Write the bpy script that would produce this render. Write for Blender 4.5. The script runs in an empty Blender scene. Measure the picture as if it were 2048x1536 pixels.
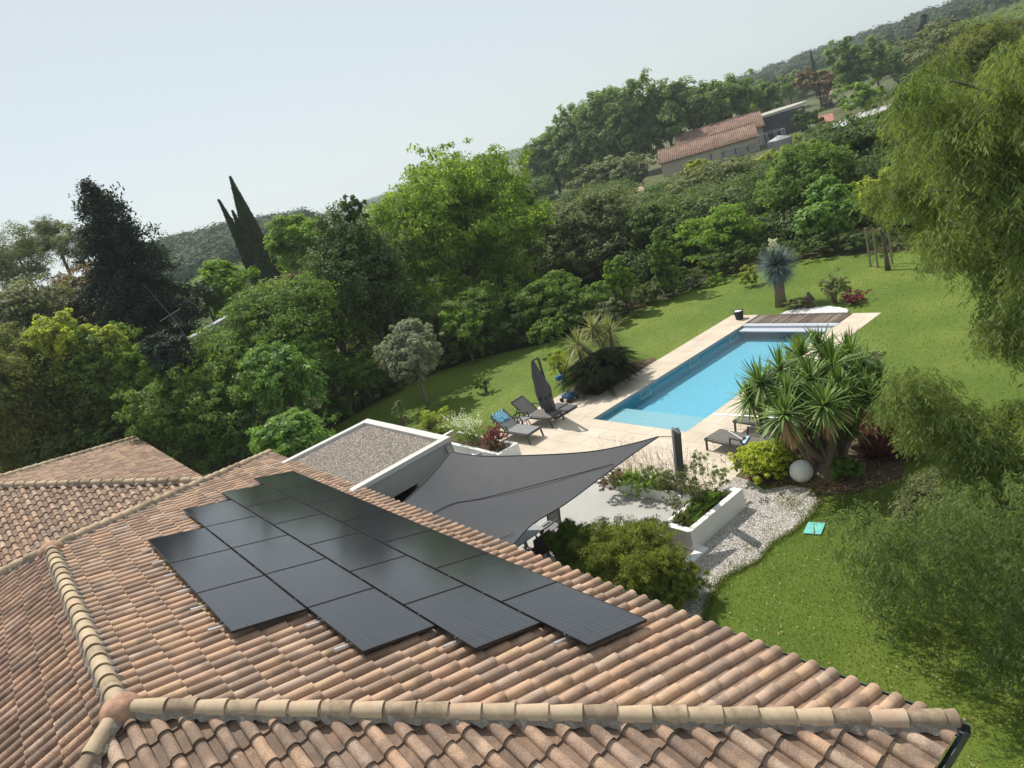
import bpy, bmesh, math, random
import numpy as np
from mathutils import Vector, Matrix

# ------------------------------------------------------------------ camera
RES = 2048.0
FPX = 1452.0
ROLL, PITCH, YAW = math.radians(17.28), math.radians(16.68), math.radians(-55.8)
CAMH = 9.0
_up = np.array([-math.sin(ROLL)*math.cos(PITCH), math.cos(ROLL)*math.cos(PITCH), math.sin(PITCH)])
_f = np.array([0, 0, -1.0]); _y = _f-_up*(_f@_up); _y /= np.linalg.norm(_y); _x = np.cross(_y, _up)
_c, _s = math.cos(YAW), math.sin(YAW)
CM = np.array([[_c, _s, 0], [-_s, _c, 0], [0, 0, 1]]) @ np.array([_x, _y, _up])
CAM = np.array([0, 0, CAMH])
def ray(px, py):
    d = CM@np.array([(px-1024)/FPX, -(py-768)/FPX, -1.0]); return d/np.linalg.norm(d)
def gp(px, py, z=0.0):                      # measured picture point -> point of the place at height z
    d = ray(px, py); p = CAM+d*(z-CAMH)/d[2]; return (float(p[0]), float(p[1]), float(p[2]))
def atd(px, py, D):                         # ... -> point at horizontal distance D
    d = ray(px, py); p = CAM+d*D/math.hypot(d[0], d[1]); return (float(p[0]), float(p[1]), float(p[2]))

sc = bpy.context.scene
col = sc.collection
cd = bpy.data.cameras.new('camera'); cam = bpy.data.objects.new('camera', cd); col.objects.link(cam)
cd.sensor_width = 36; cd.lens = FPX/RES*36; cd.clip_start = 0.1; cd.clip_end = 12000
m4 = Matrix([list(CM[i])+[CAM[i]] for i in range(3)]+[[0, 0, 0, 1]]); cam.matrix_world = m4
sc.camera = cam
# ------------------------------------------------------------------ light
SUN_EL = math.radians(55); SUN_AZ = math.atan2(0.10, -1.0)     # direction TO the sun in the xy plane
sdir = Vector((math.cos(SUN_EL)*math.cos(SUN_AZ), math.cos(SUN_EL)*math.sin(SUN_AZ), math.sin(SUN_EL)))
w = bpy.data.worlds.new('World'); sc.world = w; w.use_nodes = True
nt = w.node_tree; nt.nodes.clear()
sky = nt.nodes.new('ShaderNodeTexSky'); sky.sky_type = 'NISHITA'; sky.sun_disc = False
sky.sun_elevation = SUN_EL; sky.sun_rotation = math.atan2(sdir.x, sdir.y)
sky.air_density = 1.0; sky.dust_density = 0.7; sky.ozone_density = 1.5; sky.altitude = 100
bg = nt.nodes.new('ShaderNodeBackground'); bg.inputs[1].default_value = 0.10
out = nt.nodes.new('ShaderNodeOutputWorld')
hs_ = nt.nodes.new('ShaderNodeHueSaturation'); hs_.inputs['Saturation'].default_value = .55
mx_ = nt.nodes.new('ShaderNodeMix'); mx_.data_type = 'RGBA'; mx_.inputs[0].default_value = .68; mx_.inputs[7].default_value = (5.15, 5.75, 6.0, 1)   # thin bright summer veil over the blue
nt.links.new(sky.outputs[0], hs_.inputs['Color']); nt.links.new(hs_.outputs[0], mx_.inputs[6]); nt.links.new(mx_.outputs[2], bg.inputs[0]); nt.links.new(bg.outputs[0], out.inputs[0])
sl = bpy.data.lights.new('sun', 'SUN'); sl.energy = 4.0; sl.angle = math.radians(0.53); sl.color = (1.0, 0.95, 0.86)
so = bpy.data.objects.new('sun', sl); col.objects.link(so); so.rotation_euler = sdir.to_track_quat('Z', 'Y').to_euler()
sc.view_settings.view_transform = 'Standard'; sc.view_settings.look = 'None'
sc.view_settings.exposure = 0.36; sc.view_settings.gamma = 1.0
sc.cycles.max_bounces = 8; sc.cycles.transparent_max_bounces = 12; sc.cycles.volume_bounces = 1

# ------------------------------------------------------------------ node helpers
def mat(name):
    m = bpy.data.materials.new(name); m.use_nodes = True; m.node_tree.nodes.clear(); return m, m.node_tree
def N(nt, t, **k):
    n = nt.nodes.new(t)
    for a, b in k.items(): setattr(n, a, b)
    return n
def L(nt, a, b): nt.links.new(a, b)
def rgba(c): return (c[0], c[1], c[2], 1)
def noise(nt, vec, scale, detail=4, rough=.55):
    n = N(nt, 'ShaderNodeTexNoise'); n.inputs['Scale'].default_value = scale; n.inputs['Detail'].default_value = detail
    n.inputs['Roughness'].default_value = rough
    if vec is not None: L(nt, vec, n.inputs['Vector'])
    return n.outputs['Fac']
def ramp(nt, fac, stops):
    r = N(nt, 'ShaderNodeValToRGB'); L(nt, fac, r.inputs[0]); e = r.color_ramp.elements
    while len(e) < len(stops): e.new(.5)
    for i, (p, c) in enumerate(stops): e[i].position = p; e[i].color = rgba(c) if not isinstance(c, float) else (c, c, c, 1)
    return r.outputs[0]
def mix(nt, fac, a, b, mode='MIX'):
    n = N(nt, 'ShaderNodeMix', data_type='RGBA', blend_type=mode)
    for s, v in ((0, fac), (6, a), (7, b)):
        if isinstance(v, (int, float)): n.inputs[s].default_value = v
        elif isinstance(v, tuple): n.inputs[s].default_value = rgba(v)
        else: L(nt, v, n.inputs[s])
    return n.outputs[2]
def math_(nt, op, a, b=None):
    n = N(nt, 'ShaderNodeMath', operation=op)
    for s, v in ((0, a), (1, b)):
        if v is None: continue
        if isinstance(v, (int, float)): n.inputs[s].default_value = v
        else: L(nt, v, n.inputs[s])
    return n.outputs[0]
def attr(nt, name):
    n = N(nt, 'ShaderNodeAttribute'); n.attribute_name = name; return n.outputs['Fac']
def opos(nt): return N(nt, 'ShaderNodeNewGeometry').outputs['Position']
def bump(nt, h, strength=.3, dist=.01):
    b = N(nt, 'ShaderNodeBump'); b.inputs['Strength'].default_value = strength; b.inputs['Distance'].default_value = dist
    L(nt, h, b.inputs['Height']); return b.outputs[0]
def pbsdf(nt, c, rough=.7, metal=0., spec=.5, normal=None):
    p = N(nt, 'ShaderNodeBsdfPrincipled')
    if isinstance(c, tuple): p.inputs['Base Color'].default_value = rgba(c)
    else: L(nt, c, p.inputs['Base Color'])
    if isinstance(rough, float): p.inputs['Roughness'].default_value = rough
    else: L(nt, rough, p.inputs['Roughness'])
    p.inputs['Metallic'].default_value = metal; p.inputs['Specular IOR Level'].default_value = spec
    if normal is not None: L(nt, normal, p.inputs['Normal'])
    return p.outputs[0]
def surf(nt, s):
    o = N(nt, 'ShaderNodeOutputMaterial'); L(nt, s, o.inputs[0])
def plain(name, c, rough=.6, metal=0., spec=.5, var=.12, vs=6., bs=.15, bd=.004, bsc=60.):
    m, nt = mat(name); p = opos(nt); n = noise(nt, p, vs, 5)
    cc = ramp(nt, n, [(.25, tuple(x*(1-var) for x in c)), (.75, tuple(min(1, x*(1+var)) for x in c))])
    surf(nt, pbsdf(nt, cc, rough, metal, spec, bump(nt, noise(nt, p, bsc, 3), bs, bd))); return m
LEAF = {}
def leafmat(name, c1, c2, trans=.4, rough=.6, warm=1.0, spec=.18, gain=2.0):
    c1 = (c1[0]+.12*c1[1], c1[1], c1[2]+.07*c1[1]); c2 = (c2[0]+.12*c2[1], c2[1], c2[2]+.07*c2[1])
    c1 = tuple(min(.85, v*gain) for v in c1); c2 = tuple(min(.85, v*gain) for v in c2); trans = min(.6, trans*1.15)
    m, nt = mat(name); p = opos(nt)
    f = math_(nt, 'ADD', math_(nt, 'MULTIPLY', attr(nt, 'rnd'), .65), math_(nt, 'MULTIPLY', noise(nt, p, .9, 2), .35))
    c = ramp(nt, f, [(.15, c1), (.85, c2)])
    d = pbsdf(nt, c, rough, 0., spec)
    t = N(nt, 'ShaderNodeBsdfTranslucent')
    L(nt, mix(nt, 1.0, c, (1.2*warm, 1.18, .55), 'MULTIPLY'), t.inputs[0])
    x = N(nt, 'ShaderNodeMixShader'); x.inputs[0].default_value = trans; L(nt, d, x.inputs[1]); L(nt, t.outputs[0], x.inputs[2])
    surf(nt, x.outputs[0]); LEAF[name] = m; return m

# ------------------------------------------------------------------ object helpers
def tag(o, label=None, cat=None, group=None, kind=None):
    if label: o['label'] = label
    if cat: o['category'] = cat
    if group: o['group'] = group
    if kind: o['kind'] = kind
    return o
def empty(name, loc, label, cat, group=None, rz=0):
    o = bpy.data.objects.new(name, None); col.objects.link(o); o.location = loc; o.rotation_euler = (0, 0, rz)
    o.empty_display_size = .2
    return tag(o, label, cat, group)
def wloc(o):
    v = Vector((0, 0, 0))
    while o is not None: v += o.location; o = o.parent
    return v
def mesh_from(name, V, F, mat_, parent=None, smooth=False, attrs=None, local=False):
    """V (n,3) array, F (m,4) int array of quads or list of faces. World coordinates unless local."""
    me = bpy.data.meshes.new(name); V = np.asarray(V, dtype=np.float32)
    if parent is not None and not local: V = V-np.array(wloc(parent), dtype=np.float32)
    if isinstance(F, np.ndarray):
        k = F.shape[1]; me.vertices.add(len(V)); me.vertices.foreach_set('co', V.ravel())
        me.loops.add(F.size); me.loops.foreach_set('vertex_index', F.astype(np.int32).ravel())
        me.polygons.add(len(F)); me.polygons.foreach_set('loop_start', np.arange(0, F.size, k, dtype=np.int32))
        me.update(calc_edges=True)
    else:
        me.from_pydata([tuple(map(float, v)) for v in V], [], F); me.update()
    if smooth: me.polygons.foreach_set('use_smooth', np.ones(len(me.polygons), dtype=bool))
    for an, dom, arr in (attrs or []):
        a = me.attributes.new(an, 'FLOAT', dom); a.data.foreach_set('value', np.asarray(arr, dtype=np.float32))
    if mat_ is not None: me.materials.append(mat_)
    o = bpy.data.objects.new(name, me); col.objects.link(o)
    if parent is not None: o.parent = parent
    return o
class MB:
    def __init__(s): s.v = []; s.f = []
    def add(s, vs, fs):
        b = len(s.v); s.v += [tuple(v) for v in vs]; s.f += [tuple(b+i for i in f) for f in fs]; return s
    def box(s, c, d, rz=0., rx=0., ry=0.):
        R = Matrix.Rotation(rz, 3, 'Z') @ Matrix.Rotation(ry, 3, 'Y') @ Matrix.Rotation(rx, 3, 'X'); c = Vector(c)
        vs = [c+R@Vector((x*d[0]/2, y*d[1]/2, z*d[2]/2)) for x in (-1, 1) for y in (-1, 1) for z in (-1, 1)]
        return s.add(vs, [(0, 1, 3, 2), (4, 6, 7, 5), (0, 4, 5, 1), (2, 3, 7, 6), (0, 2, 6, 4), (1, 5, 7, 3)])
    def bb(s, x0, x1, y0, y1, z0, z1): return s.box(((x0+x1)/2, (y0+y1)/2, (z0+z1)/2), (x1-x0, y1-y0, z1-z0))
    def beam(s, p, q, wd, h):
        p = Vector(p); q = Vector(q); d = q-p; l = d.length; d.normalize()
        side = d.cross(Vector((0, 0, 1)))
        side = Vector((1, 0, 0)) if side.length < 1e-4 else side.normalized()
        upv = side.cross(d)
        vs = [b+side*(a*wd/2)+upv*(c*h/2) for b in (p, q) for a in (-1, 1) for c in (-1, 1)]
        return s.add(vs, [(0, 1, 3, 2), (4, 6, 7, 5), (0, 4, 5, 1), (2, 3, 7, 6), (0, 2, 6, 4), (1, 5, 7, 3)])
    def tube(s, pts, rad, n=8, cap=True):
        pts = [Vector(p) for p in pts]; rad = rad if hasattr(rad, '__len__') else [rad]*len(pts)
        rings = []; ref = None
        for i, p in enumerate(pts):
            d = (pts[min(i+1, len(pts)-1)]-pts[max(i-1, 0)]).normalized()
            if ref is None: ref = d.orthogonal().normalized()
            ref = (ref-d*ref.dot(d)); ref = ref.normalized() if ref.length > 1e-5 else d.orthogonal().normalized()
            b = d.cross(ref)
            rings.append([p+(ref*math.cos(2*math.pi*k/n)+b*math.sin(2*math.pi*k/n))*rad[i] for k in range(n)])
        vs = [v for r in rings for v in r]; fs = []
        for i in range(len(pts)-1):
            for k in range(n): fs.append((i*n+k, i*n+(k+1) % n, (i+1)*n+(k+1) % n, (i+1)*n+k))
        if cap: fs.append(tuple(range(n-1, -1, -1))); fs.append(tuple((len(pts)-1)*n+k for k in range(n)))
        return s.add(vs, fs)
    def lathe(s, c, prof, n=20, sx=1., sy=1.):
        vs = []; fs = []
        for r, z in prof:
            for k in range(n): vs.append((c[0]+r*sx*math.cos(2*math.pi*k/n), c[1]+r*sy*math.sin(2*math.pi*k/n), c[2]+z))
        for i in range(len(prof)-1):
            for k in range(n): fs.append((i*n+k, i*n+(k+1) % n, (i+1)*n+(k+1) % n, (i+1)*n+k))
        if prof[0][0] > 1e-6: fs.append(tuple(range(n-1, -1, -1)))
        if prof[-1][0] > 1e-6: fs.append(tuple((len(prof)-1)*n+k for k in range(n)))
        return s.add(vs, fs)
    def prism(s, poly, z0, z1):
        n = len(poly); vs = [(x, y, z0) for x, y in poly]+[(x, y, z1) for x, y in poly]
        fs = [tuple(range(n-1, -1, -1)), tuple(range(n, 2*n))]+[(i, (i+1) % n, n+(i+1) % n, n+i) for i in range(n)]
        return s.add(vs, fs)
    def build(s, name, m, parent=None, smooth=False, bevel=0, local=False):
        o = mesh_from(name, np.array(s.v), s.f, m, parent, smooth, local=local)
        bm = bmesh.new(); bm.from_mesh(o.data); bmesh.ops.recalc_face_normals(bm, faces=bm.faces)
        if bevel: bmesh.ops.bevel(bm, geom=list(bm.edges), offset=bevel, segments=1, affect='EDGES', clamp_overlap=True)
        bm.to_mesh(o.data); bm.free()
        return o
def copy_tree(o, parent=None):
    c = o.copy(); col.objects.link(c); c.parent = parent
    for ch in [x for x in bpy.data.objects if x.parent == o]: copy_tree(ch, c)
    return c
def flat_poly(name, poly, z, m, label=None, kind='structure', thick=.05):
    o = MB().prism(poly, z-thick, z).build(name, m); return tag(o, label, kind=kind)

rng = np.random.default_rng(7)
PI = math.pi
# ------------------------------------------------------------------ terrain
def terr(x, y):
    r = np.hypot(x, y); h = 0*x
    def g(cx, cy, s1, s2, a, hh):
        c, s = math.cos(a), math.sin(a); u = (x-cx)*c+(y-cy)*s; v = -(x-cx)*s+(y-cy)*c
        return hh*np.exp(-(u/s1)**2-(v/s2)**2)
    h = h+g(-262, 66, 60, 42, .25, 8.5)+g(-330, 520, 240, 70, .35, 7.)+g(-120, 430, 160, 60, -.2, 9.)
    h = h+g(-60, 330, 90, 50, -.3, 4.)
    h = h+g(-1150, 960, 500, 160, -.6, 9.)+g(-900, 1500, 900, 260, .3, 16.)+g(-1900, 500, 300, 900, 0, 10.)
    return h*np.clip((r-110)/100, 0, 1)
PX0, PX1, PY0, PY1 = -17.88, -13.89, 14.91, 24.92
def gridlines(lo, hi, dense_lo, dense_hi, step, extra):
    a = list(np.arange(dense_lo, dense_hi, step)); s = step; v = dense_lo
    while v > lo: s *= 1.22; v -= s; a.append(v)
    s = step; v = dense_hi
    while v < hi: s *= 1.22; v += s; a.append(v)
    a = [q for q in a if all(abs(q-e) > .3 for e in extra)]+list(extra)
    return np.array(sorted(a))
gx = gridlines(-6000, 3000, -420, 60, 9, (PX0, PX1)); gy = gridlines(-1500, 6000, -80, 640, 9, (PY0, PY1))
XX, YY = np.meshgrid(gx, gy, indexing='ij'); ZZ = terr(XX, YY)
Vg = np.stack([XX, YY, ZZ], -1).reshape(-1, 3); ny = len(gy); Fg = []
for i in range(len(gx)-1):
    for j in range(len(gy)-1):
        if abs(gx[i]-PX0) < 1e-6 and abs(gy[j]-PY0) < 1e-6: continue
        if gx[i] >= PX0-1e-6 and gx[i+1] <= PX1+1e-6 and gy[j] >= PY0-1e-6 and gy[j+1] <= PY1+1e-6: continue
        Fg.append((i*ny+j, (i+1)*ny+j, (i+1)*ny+j+1, i*ny+j+1))
m, nt = mat('lawn'); p = opos(nt)
n1 = math_(nt, 'ADD', math_(nt, 'MULTIPLY', noise(nt, p, .28, 3), .6), math_(nt, 'MULTIPLY', noise(nt, p, 1.1, 5, .7), .4)); n2 = noise(nt, p, 3.5, 5, .7); n3 = noise(nt, p, 45., 4, .8)
c = ramp(nt, n1, [(.36, (.085, .155, .016)), (.5, (.125, .20, .024)), (.64, (.20, .25, .045))])
c = mix(nt, math_(nt, 'MULTIPLY', n2, .45), c, (.20, .245, .055))
c = mix(nt, n3, mix(nt, 1., c, (.45, .55, .4), 'MULTIPLY'), mix(nt, 1., c, (1.3, 1.25, 1.1), 'MULTIPLY'))
vl = N(nt, 'ShaderNodeVectorMath', operation='DISTANCE'); L(nt, p, vl.inputs[0]); vl.inputs[1].default_value = (-16, 18, 0)
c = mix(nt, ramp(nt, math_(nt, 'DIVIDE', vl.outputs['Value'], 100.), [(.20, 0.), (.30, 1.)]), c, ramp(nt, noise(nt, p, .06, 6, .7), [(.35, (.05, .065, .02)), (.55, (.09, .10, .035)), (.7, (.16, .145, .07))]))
surf(nt, pbsdf(nt, c, .75, 0, .25, bump(nt, math_(nt, 'ADD', n3, noise(nt, p, 160., 2)), .7, .03)))
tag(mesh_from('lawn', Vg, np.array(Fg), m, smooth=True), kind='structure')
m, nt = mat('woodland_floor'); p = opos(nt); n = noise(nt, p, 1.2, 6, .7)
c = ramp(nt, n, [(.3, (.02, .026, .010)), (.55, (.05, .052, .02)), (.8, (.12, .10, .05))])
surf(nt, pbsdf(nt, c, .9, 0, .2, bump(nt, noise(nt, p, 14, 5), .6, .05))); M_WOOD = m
# woodland floor: under the trees all round the lawn (a sheet just above the ground)
hedge = [(-30.2, 8.2), (-31.2, 11.5), (-32.2, 15.5), (-31.0, 19.0), (-27.6, 21.6), (-26.6, 24.5), (-25.2, 27.9), (-23.4, 31.7), (-20.6, 33.3), (-14.2, 33.4), (-6, 34)]
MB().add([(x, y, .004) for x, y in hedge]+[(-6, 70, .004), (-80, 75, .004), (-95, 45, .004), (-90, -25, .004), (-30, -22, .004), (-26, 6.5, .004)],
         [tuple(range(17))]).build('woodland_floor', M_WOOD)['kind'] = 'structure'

# ------------------------------------------------------------------ paving, slab, gravel
m, nt = mat('travertine'); p = opos(nt)
b = N(nt, 'ShaderNodeTexBrick'); L(nt, p, b.inputs['Vector']); b.inputs['Scale'].default_value = 1.0
b.offset = .37; b.squash = 1.0
b.inputs['Brick Width'].default_value = .92; b.inputs['Row Height'].default_value = .6
b.inputs['Mortar Size'].default_value = .013; b.inputs['Mortar Smooth'].default_value = .3; b.inputs['Bias'].default_value = 0.
b.inputs['Color1'].default_value = rgba((.50, .42, .325)); b.inputs['Color2'].default_value = rgba((.58, .51, .42)); b.inputs['Mortar'].default_value = rgba((.24, .19, .135))
c = mix(nt, math_(nt, 'MULTIPLY', noise(nt, p, 7., 6, .7), .7), b.outputs[0], (.56, .47, .36))
c = mix(nt, .35, c, ramp(nt, noise(nt, p, 1.1, 3), [(.3, (.44, .35, .26)), (.7, (.66, .60, .51))]))
h = math_(nt, 'SUBTRACT', noise(nt, p, 30, 4), b.outputs['Fac'])
surf(nt, pbsdf(nt, c, .75, 0, .3, bump(nt, h, .5, .01))); M_PAVE = m
pv = MB()
for r in [(-21.13, -10.95, 11.75, 14.91), (-21.13, PX0, 14.91, 16.6), (-19.25, PX0, 16.6, 25.1), (PX1, -11.2, 14.91, 16.9), (PX1, -12.85, 16.9, 25.1)]:
    pv.bb(r[0], r[1], r[2], r[3], -.2, .018)
tag(pv.build('terrace_paving', M_PAVE), kind='structure')
m, nt = mat('patio_concrete'); p = opos(nt)
b = N(nt, 'ShaderNodeTexBrick'); L(nt, p, b.inputs['Vector']); b.inputs['Scale'].default_value = 1.0; b.offset = 0.5
b.inputs['Brick Width'].default_value = 1.2; b.inputs['Row Height'].default_value = .6
b.inputs['Mortar Size'].default_value = .003; b.inputs['Color1'].default_value = rgba((.385, .377, .355)); b.inputs['Color2'].default_value = rgba((.41, .40, .375)); b.inputs['Mortar'].default_value = rgba((.315, .307, .287))
c = mix(nt, .4, b.outputs[0], ramp(nt, noise(nt, p, 2.2, 6, .65), [(.3, (.32, .315, .30)), (.7, (.44, .43, .405))]))
surf(nt, pbsdf(nt, c, .8, 0, .3, bump(nt, noise(nt, p, 40, 4), .2, .005)))
pt = MB(); pt.bb(-22.5, -9.85, 4.2, 11.72, -.2, .012)
tag(pt.build('patio', m), kind='structure')
m, nt = mat('white_gravel'); p = opos(nt)
v = N(nt, 'ShaderNodeTexVoronoi'); L(nt, p, v.inputs['Vector']); v.inputs['Scale'].default_value = 38.
sx = N(nt, 'ShaderNodeSeparateColor'); L(nt, v.outputs['Color'], sx.inputs[0])
c = ramp(nt, sx.outputs[0], [(.0, (.34, .31, .29)), (.4, (.58, .54, .49)), (.8, (.72, .69, .65))])
c = mix(nt, ramp(nt, v.outputs['Distance'], [(.35, 0.), (.75, 1.)]), c, (.16, .14, .12))
surf(nt, pbsdf(nt, c, .8, 0, .3, bump(nt, v.outputs['Distance'], -.8, .02))); M_GRAV = m
gpoly = [(-10.95, 11.9), (-10.95, 13.1), (-10.4, 13.0), (-9.9, 12.75), (-9.45, 13.15), (-8.9, 13.15), (-8.5, 12.8), (-8.35, 12.2), (-8.4, 11.5), (-8.55, 10.9), (-8.45, 10.3), (-8.75, 9.5), (-8.65, 8.9), (-8.35, 8.2), (-8.1, 7.2), (-8.0, 5.8), (-9.9, 5.8), (-9.9, 11.9)]
flat_poly('gravel_path', gpoly, .02, M_GRAV)
def inpoly(x, y, P):
    r = False; j = len(P)-1
    for i in range(len(P)):
        if (P[i][1] > y) != (P[j][1] > y) and x < (P[j][0]-P[i][0])*(y-P[i][1])/(P[j][1]-P[i][1])+P[i][0]: r = not r
        j = i
    return r
def stones(name, poly, z, n, size, c1, c2, label=None, parent=None):
    x0 = min(q[0] for q in poly); x1 = max(q[0] for q in poly); y0 = min(q[1] for q in poly); y1 = max(q[1] for q in poly)
    P = []
    while len(P) < n:
        xs = rng.uniform(x0, x1, n); ys = rng.uniform(y0, y1, n)
        P += [(a, b_) for a, b_ in zip(xs, ys) if inpoly(a, b_, poly)]
    P = np.array(P[:n]); base = np.array([[1, 0, 0], [0, 1, 0], [-1, 0, 0], [0, -1, 0], [0, 0, .75], [0, 0, -.5]], float)
    F0 = np.array([[0, 1, 4], [1, 2, 4], [2, 3, 4], [3, 0, 4], [1, 0, 5], [2, 1, 5], [3, 2, 5], [0, 3, 5]])
    s = size*rng.uniform(.5, 1.2, (n, 1, 3)); a = rng.uniform(0, 2*PI, n); B = base[None]*s+rng.normal(0, size*.15, (n, 6, 3))
    X = B[..., 0]*np.cos(a)[:, None]-B[..., 1]*np.sin(a)[:, None]; Y = B[..., 0]*np.sin(a)[:, None]+B[..., 1]*np.cos(a)[:, None]
    V = np.stack([X+P[:, :1], Y+P[:, 1:2], B[..., 2]+z+size*.3*rng.uniform(0, 1, (n, 1))], -1).reshape(-1, 3)
    F = (F0[None]+np.arange(n)[:, None, None]*6).reshape(-1, 3)
    m, nt = mat(name); cc = ramp(nt, attr(nt, 'rnd'), [(.0, c1), (1., c2)]); surf(nt, pbsdf(nt, cc, .8, 0, .3))
    o = mesh_from(name, V, F, m, parent, attrs=[('rnd', 'FACE', np.repeat(rng.uniform(0, 1, n), 8))])
    return tag(o, label, kind='stuff')
stones('gravel', gpoly, .02, 16000, .017, (.40, .36, .33), (.80, .77, .73))
flat_poly('pebble_bed', [(-16.9, 25.1), (-14.1, 25.1), (-14.3, 25.5), (-15.2, 25.85), (-16.2, 25.75), (-16.8, 25.4)], .02, M_GRAV)
stones('white_pebbles', [(-16.9, 25.1), (-14.1, 25.1), (-14.3, 25.5), (-15.2, 25.85), (-16.2, 25.75), (-16.8, 25.4)], .03, 1800, .05, (.66, .65, .62), (.85, .84, .82))
m, nt = mat('bare_soil'); p = opos(nt); n = noise(nt, p, 5, 6, .7)
surf(nt, pbsdf(nt, ramp(nt, n, [(.3, (.06, .042, .03)), (.7, (.17, .125, .085))]), .9, 0, .2, bump(nt, noise(nt, p, 30, 5), .7, .03))); M_SOIL = m
flat_poly('soil_bed', [(-21.2, 16.6), (-19.25, 16.6), (-19.25, 20.0), (-19.6, 20.3), (-20.3, 19.8), (-21.0, 18.2)], .012, M_SOIL)
flat_poly('mulch_bed', [(-10.9, 13.1), (-10.3, 12.95), (-9.4, 13.1), (-8.6, 13.0), (-7.9, 13.4), (-7.4, 14.3), (-7.8, 15.6), (-9.3, 16.6), (-11.1, 16.7), (-10.9, 14.6)], .01, M_SOIL)

# ------------------------------------------------------------------ pool
pool = empty('swimming_pool', ((PX0+PX1)/2, 19.5, 0), 'long rectangular blue swimming pool set in pale stone paving', 'swimming pool')
m, nt = mat('pool_liner'); p = opos(nt)
v = N(nt, 'ShaderNodeTexVoronoi', feature='SMOOTH_F1'); L(nt, p, v.inputs['Vector']); v.inputs['Scale'].default_value = 5.5
c = mix(nt, math_(nt, 'MULTIPLY', v.outputs['Distance'], .5), (.17, .43, .55), (.24, .52, .63))
surf(nt, pbsdf(nt, c, .6, 0, .3)); M_LIN = m
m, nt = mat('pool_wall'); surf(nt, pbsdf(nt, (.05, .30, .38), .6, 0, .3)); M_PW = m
M_BAND = plain('waterline_band', (.26, .30, .33), .6)
FZ = -.52
PXo, PYo = (PX0, PX1), (PY0, PY1); PX0 += .004; PX1 -= .004; PY0 += .004; PY1 -= .004
b = MB(); b.add([(PX0, PY0, FZ), (PX1, PY0, FZ), (PX1, PY1, FZ), (PX0, PY1, FZ)], [(0, 1, 2, 3)])
b.build('basin_floor', M_LIN, pool)
b = MB(); z0, z1 = FZ, -.1
b.add([(PX0, PY0, z0), (PX1, PY0, z0), (PX1, PY1, z0), (PX0, PY1, z0), (PX0, PY0, z1), (PX1, PY0, z1), (PX1, PY1, z1), (PX0, PY1, z1)],
      [(0, 4, 5, 1), (1, 5, 6, 2), (2, 6, 7, 3), (3, 7, 4, 0)])
b.build('basin_wall', M_PW, pool)
b = MB(); z0, z1 = -.1, .017
b.add([(PX0, PY0, z0), (PX1, PY0, z0), (PX1, PY1, z0), (PX0, PY1, z0), (PX0, PY0, z1), (PX1, PY0, z1), (PX1, PY1, z1), (PX0, PY1, z1)],
      [(0, 4, 5, 1), (1, 5, 6, 2), (2, 6, 7, 3), (3, 7, 4, 0)])
b.build('waterline_band', M_BAND, pool)
m, nt = mat('shelf_liner'); surf(nt, pbsdf(nt, (.33, .47, .52), .6, 0, .3))
MB().bb(PX0+.003, PX1-.003, PY0+.003, 16.35, FZ+.01, -.24).build('shallow_shelf', m, pool)
M_COV = plain('cover_plastic', (.46, .49, .54), .45, var=.04)
MB().bb(PX0+.02, PX1-.02, 23.82, 24.08, -.12, .02).build('cover_beam', M_COV, pool, bevel=.01)
b = MB()
for k in range(5): b.bb(PX0+.05, PX1-.05, 23.46+k*.072, 23.46+k*.072+.066, -.13, -.075)
b.build('cover_slats', M_COV, pool, bevel=.012)
M_LFR = plain('light_frame', (.55, .62, .50), .5)
for yy in (17.3, 20.2, 22.85):
    b = MB(); fx = PX0+.012
    b.bb(PX0, fx+.02, yy, yy+.55, -.36, -.33); b.bb(PX0, fx+.02, yy, yy+.55, -.13, -.10)
    b.bb(PX0, fx+.02, yy, yy+.03, -.33, -.13); b.bb(PX0, fx+.02, yy+.52, yy+.55, -.33, -.13)
    b.build('wall_light', M_LFR, pool)
m, nt = mat('pool_water'); p = opos(nt)
bn = bump(nt, math_(nt, 'ADD', noise(nt, p, 5., 4, .6), math_(nt, 'MULTIPLY', noise(nt, p, 17., 3), .4)), .8, .03)
tr = N(nt, 'ShaderNodeBsdfTransparent'); tr.inputs[0].default_value = (.80, .95, .98, 1)
gl = N(nt, 'ShaderNodeBsdfGlossy'); gl.inputs['Roughness'].default_value = .02; L(nt, bn, gl.inputs['Normal'])
fr = N(nt, 'ShaderNodeFresnel'); fr.inputs[0].default_value = 1.33; L(nt, bn, fr.inputs['Normal'])
x = N(nt, 'ShaderNodeMixShader'); L(nt, fr.outputs[0], x.inputs[0]); L(nt, tr.outputs[0], x.inputs[1]); L(nt, gl.outputs[0], x.inputs[2])
surf(nt, x.outputs[0])
wv = np.array([(a, b_) for a in np.linspace(PX0+.002, PX1-.002, 30) for b_ in np.linspace(PY0+.002, 24.0, 70)])
wz = -.10+0*wv[:, 0]
WF = np.array([(i*70+j, (i+1)*70+j, (i+1)*70+j+1, i*70+j+1) for i in range(29) for j in range(69)])
tag(mesh_from('pool_water', np.column_stack([wv, wz]), WF, m, smooth=True), kind='structure')
m, nt = mat('deck_wood'); p = opos(nt)
mp = N(nt, 'ShaderNodeMapping'); mp.inputs['Scale'].default_value = (14, 1.2, 1); L(nt, p, mp.inputs['Vector'])
c = ramp(nt, math_(nt, 'ADD', math_(nt, 'MULTIPLY', noise(nt, mp.outputs[0], 2, 5), .6), math_(nt, 'MULTIPLY', attr(nt, 'rnd'), .4)), [(.25, (.09, .065, .05)), (.5, (.21, .165, .135)), (.8, (.36, .31, .27))])
surf(nt, pbsdf(nt, c, .75, 0, .3, bump(nt, noise(nt, mp.outputs[0], 8, 4), .4, .005))); M_DECK = m
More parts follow.
